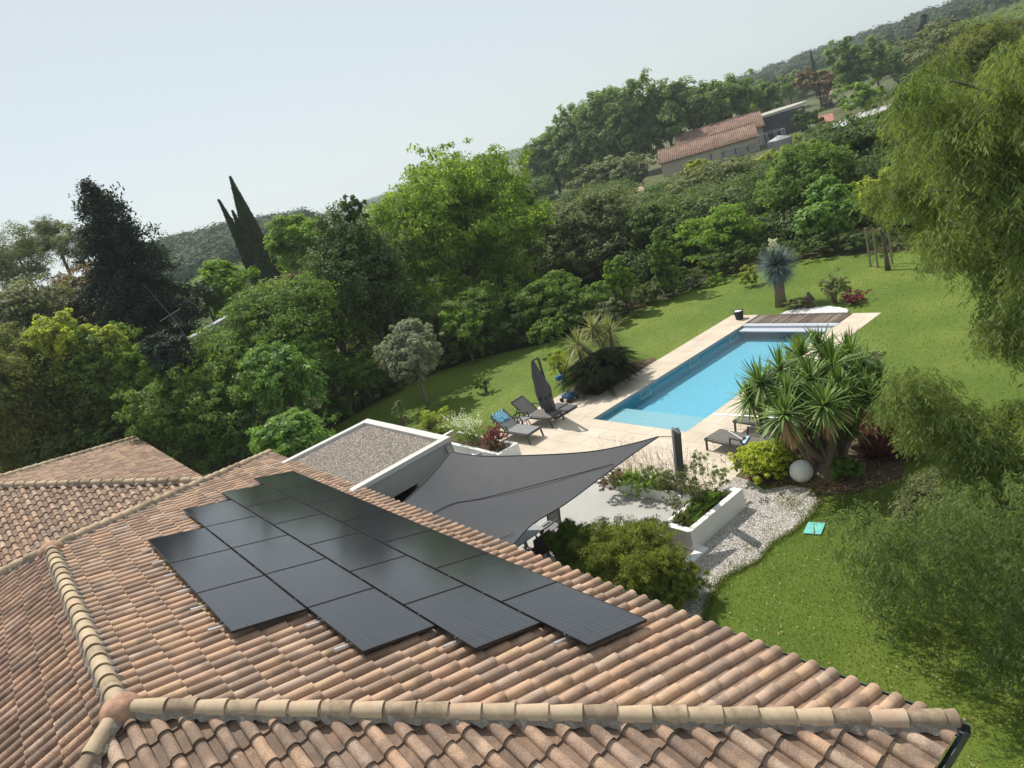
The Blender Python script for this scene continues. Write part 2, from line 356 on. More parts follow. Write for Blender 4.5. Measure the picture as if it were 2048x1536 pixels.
PX0, PX1 = PXo; PY0, PY1 = PYo
deck = empty('pool_deck', (-15.9, 24.6, 0), 'small weathered grey wooden deck at the far end of the pool', 'deck')
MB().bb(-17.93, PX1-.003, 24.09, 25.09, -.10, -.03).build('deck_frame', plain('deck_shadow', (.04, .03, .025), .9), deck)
V = []; F = []; R = []
xk = -17.93; i = 0
while xk < PX1-.1:
    z = .02+random.Random(i).uniform(-.003, .004)
    for a, bb_, c_ in ((xk, 24.1, z), (xk+.085, 24.1, z), (xk+.085, 25.08, z), (xk, 25.08, z), (xk, 24.1, -.028), (xk+.085, 24.1, -.028), (xk+.085, 25.08, -.028), (xk, 25.08, -.028)): V.append((a, bb_, c_))
    k = i*8; F += [(k, k+1, k+2, k+3), (k, k+4, k+5, k+1), (k+1, k+5, k+6, k+2), (k+2, k+6, k+7, k+3), (k+3, k+7, k+4, k)]
    R += [random.Random(i*7+1).random()]*5; i += 1; xk += .1
mesh_from('deck_boards', V, np.array(F), M_DECK, deck, attrs=[('rnd', 'FACE', R)])

# ------------------------------------------------------------------ roof tiles
RT = .314; RY = -.33; RZ0 = 4.62; EY = 5.60; A1X, A2X = -8.70, -16.0; HALF = EY-RY
EZ = RZ0-RT*HALF; E1X = A1X+HALF; E2X = A2X-HALF
def tilemat(name, dirt, warm=1.0):
    m, nt = mat(name); p = opos(nt); r1 = attr(nt, 'rnd'); r2 = attr(nt, 'rnd2'); t = attr(nt, 't')
    c = ramp(nt, r1, [(0., (.57, .37, .255)), (.2, (.61, .425, .28)), (.38, (.54, .355, .255)), (.52, (.43, .30, .23)), (.66, (.58, .385, .27)), (.8, (.48, .355, .275)), (.93, (.60, .45, .345)), (1., (.64, .44, .31))])
    n = noise(nt, p, 5.5, 3, .5)
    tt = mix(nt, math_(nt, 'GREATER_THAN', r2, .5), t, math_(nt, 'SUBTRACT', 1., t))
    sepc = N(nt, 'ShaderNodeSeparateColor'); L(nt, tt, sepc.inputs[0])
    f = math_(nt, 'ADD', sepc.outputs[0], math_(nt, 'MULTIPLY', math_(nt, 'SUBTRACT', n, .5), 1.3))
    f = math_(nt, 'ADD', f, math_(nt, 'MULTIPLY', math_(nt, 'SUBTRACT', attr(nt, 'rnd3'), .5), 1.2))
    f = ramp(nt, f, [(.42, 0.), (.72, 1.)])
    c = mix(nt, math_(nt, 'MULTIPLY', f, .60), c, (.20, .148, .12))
    c = mix(nt, .14, c, ramp(nt, noise(nt, p, 28, 5, .7), [(.3, (.2, .14, .1)), (.7, (.62, .46, .34))]))
    fine = noise(nt, p, 120, 3, .7)
    sp = math_(nt, 'ADD', noise(nt, p, 75, 4, .8), math_(nt, 'MULTIPLY', noise(nt, p, 4.0, 3), .55))
    sp = ramp(nt, sp, [(.80-.1*dirt, 0.), (.88-.1*dirt, 1.)])
    c = mix(nt, math_(nt, 'MULTIPLY', sp, min(1., dirt*.7)), c, (.045, .036, .032))
    lic = ramp(nt, noise(nt, p, 9, 2, .4), [(.765, 0.), (.775, 1.)])
    c = mix(nt, math_(nt, 'MULTIPLY', lic, .6), c, (.5, .5, .42))
    c = mix(nt, math_(nt, 'MULTIPLY', attr(nt, 'pan_shade'), math_(nt, 'ADD', .25, math_(nt, 'MULTIPLY', noise(nt, p, 12, 4), .55))), c, (.12, .085, .065))  # shade in the channels between barrels, mixed into the tile colour
    c = mix(nt, 1., c, (.94, warm*.915, warm*.89), 'MULTIPLY')
    surf(nt, pbsdf(nt, c, .82, 0, .25, bump(nt, math_(nt, 'ADD', fine, noise(nt, p, 500, 2)), .35, .003))); return m
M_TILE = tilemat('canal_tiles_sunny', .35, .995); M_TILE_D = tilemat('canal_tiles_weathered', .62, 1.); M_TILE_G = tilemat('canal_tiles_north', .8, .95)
def tiles(P0, ux, dn, width, length, seg=8, over=.06, pitch=.23, expo=.375, phase=0.):
    P0 = np.array(P0, float); ux = np.array(ux, float); dn = np.array(dn, float); dn /= np.linalg.norm(dn)
    nr = np.cross(ux, dn); nr *= np.sign(nr[2]); nc = int(math.ceil(width/pitch)); nrw = int(math.ceil((length+over)/expo))
    s = np.concatenate([[0, .1, .24, .34], .36+.64*(np.arange(seg+1)/seg)])
    ang = np.concatenate([[-1]*4, np.arange(seg+1)/seg]); S = len(s)
    cc, rr = np.meshgrid(np.arange(nc), np.arange(nrw), indexing='ij'); cc = cc.ravel(); rr = rr.ravel(); n = len(cc)
    rnd = rng.uniform(0, 1, (3, n)); V = np.zeros((n, 3, S, 3)); tl = np.array([0., 1., 1.])
    for k in range(3):
        taper = (.035 if k == 0 else 0.)
        xs = np.where(ang < 0, s, .68-(.32-taper)*np.cos(PI*np.clip(ang, 0, 1)))
        hh = np.where(ang < 0, np.array([.004, 0, 0, .004]+[0]*(seg+1)), (.070+(.010 if k else 0))*np.sin(PI*np.clip(ang, 0, 1))**.8)
        if k == 2: hh = hh-.017
        h = hh[None]+(.024 if k else 0.)+rng.normal(0, .0022, n)[:, None]
        t = np.where(k == 0, -.05, expo)+rng.normal(0, .003, n)
        d = length+over-(nrw-rr)*expo+t
        V[:, k] = (P0+ux*((cc[:, None]+xs[None])*pitch+phase)[..., None]+rng.normal(0, .0012, (n, 1, 1))*ux)+dn*d[:, None, None]+nr*h[..., None]
    F = []
    for k in range(2):
        a = np.arange(S-1); F.append(np.stack([k*S+a, k*S+a+1, (k+1)*S+a+1, (k+1)*S+a], -1))
    F = np.concatenate(F); nf = len(F)
    FF = (F[None]+np.arange(n)[:, None, None]*(3*S)).reshape(-1, 4)
    if np.dot(np.cross(ux, dn), nr) < 0: FF = FF[:, ::-1]
    at = [np.repeat(rnd[i], nf) for i in range(3)]
    pan_shade = np.tile(np.concatenate([[.9, 1, 1, 1, .55], np.zeros(seg-1), [.4]]), 3*n)
    return V.reshape(-1, 3), FF, at, (np.tile(np.repeat(tl, S), n), pan_shade)
def clip_mesh(o, planes):
    bm = bmesh.new(); bm.from_mesh(o.data)
    for co, no in planes:      # keep the side AGAINST no
        bmesh.ops.bisect_plane(bm, geom=bm.verts[:]+bm.edges[:]+bm.faces[:], plane_co=Vector(co), plane_no=Vector(no), clear_outer=True)
    bm.to_mesh(o.data); bm.free()
def roof_face(name, m, P0, ux, dn, width, length, planes, parent, seg=8, phase=0.):
    V, F, at, t = tiles(P0, ux, dn, width, length, seg, phase=phase)
    o = mesh_from(name, V, F, m, None, smooth=False, attrs=[('rnd', 'FACE', at[0]), ('rnd2', 'FACE', at[1]), ('rnd3', 'FACE', at[2]), ('t', 'POINT', t[0]), ('pan_shade', 'POINT', t[1])])
    clip_mesh(o, planes); o.data.polygons.foreach_set('use_smooth', np.ones(len(o.data.polygons), bool)); o.data.set_sharp_from_angle(angle=math.radians(50))
    # put into the parent's frame
    wl = wloc(parent); o.data.transform(Matrix.Translation(-wl)); o.parent = parent
    return o
M_CAP = None
m, nt = mat('ridge_straw'); p = opos(nt)
c = ramp(nt, math_(nt, 'ADD', math_(nt, 'MULTIPLY', noise(nt, p, 6, 5, .7), .75), math_(nt, 'MULTIPLY', math_(nt, 'SUBTRACT', attr(nt, 'rnd'), .25), .45)), [(.25, (.24, .18, .125)), (.42, (.40, .31, .205)), (.62, (.50, .39, .265)), (.76, (.45, .31, .22)), (.92, (.50, .30, .22))])
c = mix(nt, math_(nt, 'MULTIPLY', ramp(nt, noise(nt, p, 90, 4, .8), [(.6, 0.), (.7, 1.)]), .5), c, (.1, .085, .06))
surf(nt, pbsdf(nt, c, .82, 0, .25, bump(nt, noise(nt, p, 150, 3), .3, .003))); M_CAP = m
M_MORT = plain('mortar', (.23, .20, .17), .95, var=.35, vs=14, bs=.8, bd=.02, bsc=25)
def caps(name, P, Q, parent, r=.105, expo=.345, seg=10, lift=.045):
    P = np.array(P, float); Q = np.array(Q, float); d = Q-P; Ltot = np.linalg.norm(d); d /= Ltot
    side = np.cross(d, [0, 0, 1.]); side /= np.linalg.norm(side); up = np.cross(side, d)
    V = []; F = []; R = []; n = int(Ltot/expo)+1
    for i in range(n):
        b0 = len(V); r1 = random.Random(i*13+int(P[0]*100)).random(); jit = (r1-.5)*.012
        a0 = i*expo; a1 = min(Ltot+.03, a0+expo+.05)
        if a1-a0 < .1: continue
        for k, (a, rr, lf) in enumerate(((a0, r*.88, 0.), (a1, r, .018), (a1, r-.016, .018))):
            for q in range(seg+1):
                th = PI*q/seg
                V.append(P+d*a+side*(math.cos(th)*rr+jit)+up*(math.sin(th)*rr*1.0+lift+lf-.02))
        for k in range(2):
            for q in range(seg):
                j = b0+k*(seg+1)+q; F.append((j, j+1, j+seg+2, j+seg+1)); R.append(r1)
    o = mesh_from(name, np.array(V), np.array(F), M_CAP, parent, smooth=True, attrs=[('rnd', 'FACE', R)])
    o.data.set_sharp_from_angle(angle=math.radians(50))
    mo = MB(); nseg = max(4, int(Ltot/.055)); rr_ = random.Random(int(Ltot*100)); vs = []
    for k in range(nseg+1):
        X = P+d*(Ltot*k/nseg); sc1 = .5+.5*math.sin(k*.055/.23*2*PI); ww = [r*(1.0+.45*sc1+rr_.uniform(-.08, .12)), r*.86, r*.86, r*(1.0+.45*(1-sc1)+rr_.uniform(-.08, .12))]
        for sgn, q, hh in ((-1, 0, -.015+rr_.uniform(-.01, .012)), (-1, 1, .06), (1, 2, .06), (1, 3, -.015+rr_.uniform(-.01, .012))): vs.append(tuple(X+side*(sgn*ww[q])+np.array([0, 0, hh+rr_.uniform(-.006, .006)])))
    mo.add(vs, [(k*4+q, (k+1)*4+q, (k+1)*4+q+1, k*4+q+1) for k in range(nseg) for q in range(3)])
    mo.build('mortar', M_MORT, o)
    return o
house = empty('villa', (-12.35, RY, 0), 'large low villa with terracotta canal tile hip roofs in the foreground', 'house')
M_WHITE = plain('white_render', (.72, .71, .68), .85, var=.05, vs=2, bs=.25, bsc=90)
MB().bb(E2X+.6, E1X-.6, RY-HALF+.6, EY-.6, 0, EZ-.05).build('wall', M_WHITE, house)
MB().bb(E2X+.08, E1X-.08, RY-HALF+.08, EY-.08, EZ-.16, EZ-.03).build('soffit', plain('soffit_paint', (.6, .58, .54), .8), house)
a1 = (A1X, RY, RZ0); a2 = (A2X, RY, RZ0); s2 = math.sqrt(.5)
sl_ = HALF*math.sqrt(1+RT*RT)
H1 = (a1, (s2, -s2, 0)); H1n = (a1, (-s2, s2, 0)); H2 = (a2, (-s2, -s2, 0)); H2n = (a2, (s2, s2, 0))
H3 = (a1, (s2, s2, 0)); H3n = (a1, (-s2, -s2, 0)); H4 = (a2, (-s2, s2, 0)); H4n = (a2, (s2, -s2, 0))
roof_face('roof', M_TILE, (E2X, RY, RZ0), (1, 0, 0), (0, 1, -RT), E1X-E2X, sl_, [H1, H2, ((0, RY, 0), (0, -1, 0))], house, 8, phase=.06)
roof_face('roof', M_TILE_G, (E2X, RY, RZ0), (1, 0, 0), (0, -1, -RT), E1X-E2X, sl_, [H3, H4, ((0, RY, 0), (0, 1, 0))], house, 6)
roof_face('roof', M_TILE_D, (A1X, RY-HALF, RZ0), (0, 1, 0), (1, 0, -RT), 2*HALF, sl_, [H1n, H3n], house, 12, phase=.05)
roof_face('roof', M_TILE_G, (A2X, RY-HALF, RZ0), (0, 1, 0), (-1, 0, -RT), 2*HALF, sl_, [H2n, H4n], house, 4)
def corner(sx, sy): return (A1X+HALF if sx > 0 else A2X-HALF, RY+sy*HALF, EZ)
caps('ridge_caps', (A2X, RY, RZ0+.05), (A1X, RY, RZ0+.05), house, r=.112)
for sx, sy, A in ((1, 1, a1), (1, -1, a1), (-1, 1, a2), (-1, -1, a2)):
    caps('hip_caps', (A[0]+sx*.12, A[1]+sy*.12, A[2]+.02), (corner(sx, sy)[0], corner(sx, sy)[1], EZ+.04), house, r=.102)
M_TERRA = plain('terracotta_cap', (.36, .205, .135), .85, var=.4, vs=11, bs=.3, bd=.003, bsc=80)
for A in (a1, a2):
    b = MB(); b.lathe((A[0], A[1], A[2]+.0), [(.225, 0), (.22, .06), (.195, .12), (.15, .165), (.085, .195), (0, .205)], 24)
    b.build('junction_cap', M_TERRA, house, smooth=True)
M_GUT = plain('gutter_zinc', (.075, .085, .095), .45, .3)
g = MB(); gx0, gx1, gy0, gy1 = E2X-.02, E1X+.02, RY-HALF-.02, EY+.02
for (x0, x1, y0, y1) in ((gx0, gx1+.09, gy1, gy1+.09), (gx1, gx1+.09, gy0, gy1), (gx0, gx1+.09, gy0-.09, gy0), (gx0-.09, gx0, gy0-.09, gy1+.09)):
    g.bb(x0, x1, y0, y1, EZ-.13, EZ-.118)
    if y1-y0 < .2: yo = y1 if y0 >= gy1-.01 else y0; g.bb(x0, x1, yo-.006, yo+.006, EZ-.118, EZ-.01)
    else: xo = x1 if x0 >= gx1-.01 else x0; g.bb(xo-.006, xo+.006, y0, y1, EZ-.118, EZ-.01)
g.build('gutter', M_GUT, house)
# roof vent on the shaded slope
vx, vy, vz = gp(2, 1492, 3.66)
b = MB(); b.lathe((vx, vy, vz-.05), [(.15, 0), (.13, .10), (.11, .12), (.11, .2), (.15, .21), (.15, .235), (.10, .27), (0, .285)], 20)
b.build('roof_vent', M_TERRA, house, smooth=True)
# the second wing
WX1, WX0, WY, WZ = -21.66, -31.8, 3.55, 2.95; wh = (WX1-WX0)/2; ax = (WX0+WX1)/2; wy = WY-wh; wz = WZ+RT*wh; WYB = -16.
wing = empty('villa_wing', (ax, -6, 0), 'second tiled hip roof wing behind the left end of the villa', 'house')
sl2 = wh*math.sqrt(1+RT*RT); wa = (ax, wy, wz)
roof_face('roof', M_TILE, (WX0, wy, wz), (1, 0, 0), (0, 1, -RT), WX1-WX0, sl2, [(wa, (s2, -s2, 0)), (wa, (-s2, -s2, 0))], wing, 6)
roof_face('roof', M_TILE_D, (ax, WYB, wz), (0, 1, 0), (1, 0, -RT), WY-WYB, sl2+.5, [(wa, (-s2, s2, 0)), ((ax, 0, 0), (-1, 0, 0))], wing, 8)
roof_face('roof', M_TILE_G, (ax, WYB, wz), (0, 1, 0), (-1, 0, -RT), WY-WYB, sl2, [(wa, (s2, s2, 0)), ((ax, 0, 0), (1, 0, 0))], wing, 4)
caps('hip_caps', (ax, wy, wz+.02), (WX1, WY, WZ+.04), wing); caps('hip_caps', (ax, wy, wz+.02), (WX0, WY, WZ+.04), wing)
caps('ridge_caps', (ax, WYB, wz+.05), (ax, wy, wz+.05), wing)
MB().bb(WX0+.6, WX1-.6, WYB+.6, WY-.6, 0, WZ-.05).build('wall', M_WHITE, wing)

# ------------------------------------------------------------------ solar panels
AL = math.atan(RT); sv = Vector((0, math.cos(AL), -math.sin(AL))); nv = Vector((0, math.sin(AL), math.cos(AL))); O = Vector((-6.078, 5.03, 3.125))
m, nt = mat('solar_glass'); p = opos(nt); tc = N(nt, 'ShaderNodeTexCoord').outputs['Object']
b = N(nt, 'ShaderNodeTexBrick'); L(nt, tc, b.inputs['Vector']); b.offset = 0.; b.inputs['Scale'].default_value = 1.
b.inputs['Brick Width'].default_value = .0845; b.inputs['Row Height'].default_value = .164; b.inputs['Mortar Size'].default_value = .0028; b.inputs['Mortar Smooth'].default_value = .2
b.inputs['Color1'].default_value = rgba((.016, .0175, .022)); b.inputs['Color2'].default_value = rgba((.020, .0215, .0265)); b.inputs['Mortar'].default_value = rgba((.055, .058, .062))
surf(nt, pbsdf(nt, b.outputs[0], mix(nt, noise(nt, p, .8, 4), (.07,)*3, (.17,)*3), 0, .75, bump(nt, noise(nt, p, 260, 2), .10, .001))); M_GLASS = m
M_PFR = plain('panel_frame', (.018, .018, .02), .4, .5, var=.1)
M_ALU = plain('aluminium_rail', (.62, .63, .65), .35, .8, var=.05)
PW, PH = 1.722, 1.014
rows = [(0., 7, 'eave row'), (.862, 6, 'second row up from the eave'), (1.729, 5, 'third row up from the eave'), (3.439, 3, 'topmost short row')]
ordn = ['nearest', 'second nearest', 'third nearest', 'fourth nearest', 'fifth nearest', 'sixth nearest', 'farthest']
proto = None
PSRC = []
for k, (sh, cnt, nm) in enumerate(rows):
    for i in range(cnt):
        c0 = O+Vector((-(i*1.74+sh), 0, 0))-sv*(1.04*k); cen = c0-Vector((PW/2, 0, 0))-sv*(PH/2)
        which = 'farthest' if i == cnt-1 else ordn[i]
        lab = f'black solar panel, {which} of the {nm} on the roof'
        if proto is None:
            pr = empty('solar_panel', (0, 0, 0), lab, 'solar panel', 'black solar panels on the tiled roof')
            gm = MB().box((0, 0, .0), (PW-.022, PH-.022, .030)); gm.build('glass', M_GLASS, pr, local=True)
            f = MB()
            for y in (-1, 1): f.box((0, y*(PH/2-.0055), -.0), (PW, .011, .036)); f.box((y*(PW/2-.0055), 0, 0), (.011, PH-.022, .036))
            f.build('frame', M_PFR, pr, local=True)
            for x in (-.45, .45):
                r = MB().box((x, -PH/2-.02, -.055), (.04, .34, .035)); r.build('mounting_rail', M_ALU, pr, local=True)
                r = MB().box((x, -PH/2-.012, .006), (.035, .018, .026)); r.build('clamp', M_GUT, pr, local=True)
            proto = pr; o = pr
        else:
            o = copy_tree(proto); o['label'] = lab
        # object y axis points down the slope
        o.rotation_euler = Matrix([(1, 0, 0), (0, sv.y, nv.y), (0, sv.z, nv.z)]).to_euler(); o.location = cen

# ------------------------------------------------------------------ annex
M_GREY = plain('annex_render', (.31, .31, .31), .85, var=.05, vs=2, bs=.25, bsc=90)
AX0, AX1, AY0, AY1, AZ = -20.25, -15.6, 4.7, 8.27, 2.9
an = empty('flat_roof_annex', ((AX0+AX1)/2, 6.5, 0), 'white flat roofed annex with gravel roof between the villa and the lawn', 'annex')
b = MB(); b.bb(AX0, AX1-.2, AY1-.2, AY1, 0, AZ-.12); b.bb(AX0, AX0+.2, AY0, AY1-.2, 0, AZ-.12); b.bb(AX1-.2, AX1, 7.0, AY1, 0, AZ-.12); b.bb(AX1-.2, AX1, AY0, 7.0, 2.22, AZ-.12)
b.build('wall', M_GREY, an)
b = MB(); z0, z1 = AZ-.12, AZ
b.bb(AX0-.03, AX1+.03, AY1-.22, AY1+.01, z0, z1); b.bb(AX0-.01, AX0+.2, AY0, AY1-.22, z0, z1); b.bb(AX1-.2, AX1+.03, AY0, AY1-.22, z0, z1)
b.build('parapet', plain('parapet_white', (.52, .51, .49), .7, var=.05), an, bevel=.006)
m, nt = mat('roof_gravel'); p = opos(nt)
v = N(nt, 'ShaderNodeTexVoronoi'); L(nt, p, v.inputs['Vector']); v.inputs['Scale'].default_value = 30.
sx = N(nt, 'ShaderNodeSeparateColor'); L(nt, v.outputs['Color'], sx.inputs[0])
c = ramp(nt, sx.outputs[0], [(.0, (.19, .155, .13)), (.5, (.33, .28, .235)), (1., (.50, .45, .39))])
c = mix(nt, ramp(nt, v.outputs['Distance'], [(.4, 0.), (.8, 1.)]), c, (.07, .06, .05))
surf(nt, pbsdf(nt, c, .85, 0, .3, bump(nt, v.outputs['Distance'], -.8, .02)))
MB().bb(AX0+.2, AX1-.2, AY0, AY1-.22, AZ-.2, AZ-.09).build('gravel_bed', m, an)
gs = stones('gravel_stones', [(AX0+.2, AY0), (AX1-.2, AY0), (AX1-.2, AY1-.22), (AX0+.2, AY1-.22)], AZ-.09, 12000, .02, (.20, .165, .14), (.60, .54, .47), parent=an)
b = MB().bb(AX1-1.6, AX1-1.5, AY0, 6.8, 0, 2.2); b.build('opening_backing', plain('opening_dark', (.02, .02, .022), .3), an)  # near-black panel added behind the garage opening, its darkness put into the colour
# parapet end scupper
M_WH = plain('white_paint', (.80, .79, .76), .6, var=.04, vs=3)

# ------------------------------------------------------------------ foliage generators
def nrm(a): return a/np.maximum(1e-9, np.linalg.norm(a, axis=-1, keepdims=True))
def quads_leaf(C, A, Nn, Ln, W, bend=0.):
    """rhombic leaves: centre C, long axis A, normal Nn"""
    A = nrm(A); B = nrm(np.cross(Nn, A)); Ln = np.asarray(Ln).reshape(-1, 1); W = np.asarray(W).reshape(-1, 1)
    up = np.cross(A, B)
    V = np.stack([C-A*Ln*.5, C+B*W*.5-A*Ln*.08+up*bend*W, C+A*Ln*.5, C-B*W*.5-A*Ln*.08+up*bend*W], 1)
    return V.reshape(-1, 3)
def leafobj(name, V, m, parent=None, rnd=None):
    n = len(V)//4; F = np.arange(n*4).reshape(-1, 4)
    if rnd is None: rnd = rng.uniform(0, 1, n)
    return mesh_from(name, V, F, m, parent, attrs=[('rnd', 'FACE', rnd)])
def sphere_dirs(n, r, up=0.):
    d = r.normal(0, 1, (n, 3)); d[:, 2] += up; return nrm(d)
def crown(cx, cy, cz, R, RZ, n_leaf, leaf, seed, lobes=14, airy=.0, wid=.5, droop=0., clump=.15, flat=.0, top=0., shape='round', gap=1.0, zd=1.0):
    """leaf cloud made of clumps over overlapping lobes"""
    r = np.random.default_rng(seed); K = lobes
    ld = sphere_dirs(K, r, .25+top); lc = ld*r.uniform(.35, .72, (K, 1)); lr = r.uniform(.30, .50, K)*(1-.25*airy)
    if shape == 'cone':
        z = r.uniform(-1, .95, K); rad = (1-z)*.42; a = r.uniform(0, 2*PI, K); lc = np.stack([rad*np.cos(a), rad*np.sin(a), z*.85], 1); lr = .16+(1-z)*.16
    if shape == 'column':
        z = r.uniform(-.85, .8, K); rad = r.uniform(.1, .55, K)*(1-np.clip(z, 0, 1)**2*.8); a = r.uniform(0, 2*PI, K); lc = np.stack([rad*np.cos(a), rad*np.sin(a), z], 1); lr = r.uniform(.28, .42, K)
    lc = np.vstack([lc, [[0, 0, -.05]]]) if not airy > .5 else lc; lr = np.append(lr, .55) if not airy > .5 else lr
    w_ = lr**2/np.sum(lr**2); per = 38; nc = max(8, n_leaf//per)
    li = r.choice(len(lr), nc, p=w_); dd = sphere_dirs(nc, r, .35)
    rad = lr[li]*np.where(r.uniform(0, 1, nc) < .82, r.uniform(.82, 1.08, nc), r.uniform(.2, .8, nc))
    cc = lc[li]+dd*rad[:, None]; cc[:, 2] *= (1-flat)
    # ragged outline: some clumps are thrown outwards, some taken away
    cc *= (1+r.normal(0, .075, (nc, 1)))
    keep = np.sin(cc[:, 0]*9+seed)+np.sin(cc[:, 1]*8+seed*2.1)+np.sin(cc[:, 2]*9+seed*.7) > -1.35*gap
    cc = cc[keep]; dd = dd[keep]; nc = len(cc)
    cr = clump*r.uniform(.6, 1.3, nc)
    idx = np.repeat(np.arange(nc), per); n = len(idx)
    off = sphere_dirs(n, r, .3)*(r.uniform(0, 1, (n, 1))**.45*.95)*cr[idx][:, None]; off[:, 2] *= .75
    P = cc[idx]+off; P[:, 2] = np.where(P[:, 2] < 0, P[:, 2]*zd, P[:, 2]); P = P*np.array([R, R, RZ])+np.array([cx, cy, cz])
    outd = nrm(off+dd[idx]*cr[idx][:, None]*.6); nn = nrm(outd*.9+np.array([0, 0, .5])+r.normal(0, .42, (n, 3)))
    A = np.cross(nn, r.normal(0, 1, (n, 3))); A[:, 2] -= droop*1.5
    s = leaf*r.uniform(.6, 1.3, n); rnd = np.clip(r.uniform(0, 1, n)*.6+np.repeat(r.uniform(0, .4, nc), per), 0, 1)
    return quads_leaf(P, A, nn, s, s*wid, .12), rnd, cc*np.array([R, R, RZ])+np.array([cx, cy, cz])
M_BARK = plain('bark', (.12, .09, .065), .9, var=.35, vs=8, bs=.8, bd=.02, bsc=30)
M_BARKG = plain('bark_grey', (.22, .19, .155), .9, var=.3, vs=8, bs=.7, bd=.02, bsc=30)
def trunk_mb(base, cz, R, RZ, seed, ntr=1, limbs=7, r0=None, top=.6):
    r = random.Random(seed); b = MB(); bx, by, bz = base; r0 = r0 or max(.04, .019*(cz+RZ-bz))
    for t in range(ntr):
        ox = (r.uniform(-.12, .12)*R if ntr > 1 else 0); oy = (r.uniform(-.12, .12)*R if ntr > 1 else 0)
        pts = []; rr = []; H = (cz+RZ*top)-bz
        for k in range(7):
            f = k/6; pts.append((bx+ox*(1+2*f)+math.sin(f*4+seed)*R*.05*f, by+oy*(1+2*f)+math.cos(f*3+seed)*R*.05*f, bz-.1+(H+.1)*f)); rr.append(r0*(1.25-f*1.05) if k else r0*1.6)
        b.tube(pts, rr, 7)
        for k in range(limbs):
            f0 = r.uniform(.3, .75); a = r.uniform(0, 2*PI); P = Vector(pts[0]).lerp(Vector(pts[-1]), f0)
            ln = R*r.uniform(.5, .8); up_ = RZ*r.uniform(.15, .6)
            q = [P+Vector((math.cos(a)*ln*g, math.sin(a)*ln*g, up_*g**.8)) for g in (0, .35, .7, 1)]
            b.tube(q, [r0*.5, r0*.35, r0*.2, r0*.08], 5)
    return b
TREES = 0
def tree(px, py, rx, ry, D, m, name, label, cat='tree', group=None, leaf=None, dens=1.0, seed=None, trunk=True, bark=None, hmin=None, **kw):
    """px,py: where the crown's centre stands in the photo, rx,ry its half sizes there, D metres away"""
    global TREES
    TREES += 1; seed = seed or TREES*17; x, y, z = atd(px, py, D); gz = float(terr(np.array(x), np.array(y)))
    sl = math.sqrt(D*D+(z-CAMH)**2)/FPX; R = rx*sl; RZ = ry*sl
    if z-RZ < gz-.2 and hmin is None:
        t_ = z+RZ; z = (t_+gz)/2; RZ = max(.2, (t_-gz)/2)
    leaf = leaf or max(.075, D*.0050); n = int(dens*rx*ry*2.5*(1.0 if D < 80 else .9))
    zd = 1.0
    if hmin is None and kw.get('airy', 0) < .35:
        zd = min(3.2, max(1.0, (z-gz-(.05 if cat != 'tree' else .10*(z+RZ-gz)))/RZ)); n = int(n*(1+.45*(zd-1)))
    V, rnd, cc = crown(x, y, z, R, RZ, n, leaf, seed, zd=zd, **kw)
    o = empty(name, (x, y, gz), label, cat, group)
    leafobj('crown' if cat == 'tree' else 'foliage', V, m, o, rnd)
    if trunk: trunk_mb((x, y, gz), z, R, RZ, seed, 1 if cat == 'tree' else 3, top=.1 if kw.get('airy', 0) > .35 else .5).build('trunk' if cat == 'tree' else 'stem', bark or M_BARK, o, smooth=True)
    return o
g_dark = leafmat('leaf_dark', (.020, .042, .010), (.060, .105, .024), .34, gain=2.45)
g_silver = leafmat('leaf_silver', (.07, .095, .055), (.20, .25, .155), .35)
g_mid = leafmat('leaf_mid', (.028, .062, .010), (.085, .155, .024), .42, gain=2.45)
g_bright = leafmat('leaf_bright', (.045, .105, .010), (.14, .25, .030), .50)
g_lime = leafmat('leaf_lime', (.09, .14, .018), (.26, .33, .045), .5)
g_olive = leafmat('leaf_olive', (.034, .052, .018), (.10, .128, .048), .30, gain=2.45)
g_grey = leafmat('leaf_grey', (.052, .072, .030), (.15, .185, .09), .30)
g_brown = leafmat('leaf_brown', (.05, .042, .022), (.15, .12, .06), .30)
g_cedar = leafmat('leaf_cedar', (.007, .016, .010), (.024, .046, .026), .15)
g_cyp = leafmat('leaf_cypress', (.012, .026, .010), (.035, .060, .020), .20)
g_pine = leafmat('leaf_pine', (.04, .062, .014), (.13, .17, .04), .42)
g_plane = leafmat('leaf_plane', (.034, .068, .018), (.10, .165, .048), .42, gain=2.45)
g_gloss = leafmat('leaf_gloss', (.030, .075, .012), (.09, .19, .028), .40, rough=.5, spec=.3, gain=2.45)
g_robin = leafmat('leaf_robinia', (.038, .085, .008), (.12, .20, .022), .48, gain=2.45)
g_pepper = leafmat('leaf_pepper', (.034, .066, .018), (.135, .195, .052), .42)
g_sword = leafmat('leaf_sword', (.028, .066, .012), (.11, .20, .040), .28, rough=.5, spec=.35)
g_blue = leafmat('leaf_bluegrey', (.035, .065, .065), (.11, .165, .155), .12)
g_dry = leafmat('leaf_dry', (.16, .11, .055), (.38, .29, .17), .3)
g_yel = leafmat('leaf_yellow_green', (.11, .17, .012), (.30, .37, .025), .4)
g_red = leafmat('leaf_red', (.085, .020, .025), (.24, .075, .085), .4, warm=1.2, gain=1.3)
g_purp = leafmat('leaf_purple', (.05, .012, .018), (.17, .05, .06), .35, warm=1.2)
g_cycad = leafmat('leaf_cycad', (.006, .014, .004), (.025, .045, .012), .12, rough=.5, spec=.3)
g_white = leafmat('petal_white', (.60, .62, .55), (.82, .82, .78), .3)
g_bamboo = leafmat('leaf_bamboo', (.045, .085, .012), (.17, .21, .035), .45)
g_hill = leafmat('leaf_hill', (.016, .032, .014), (.040, .066, .028), .1, spec=.03)

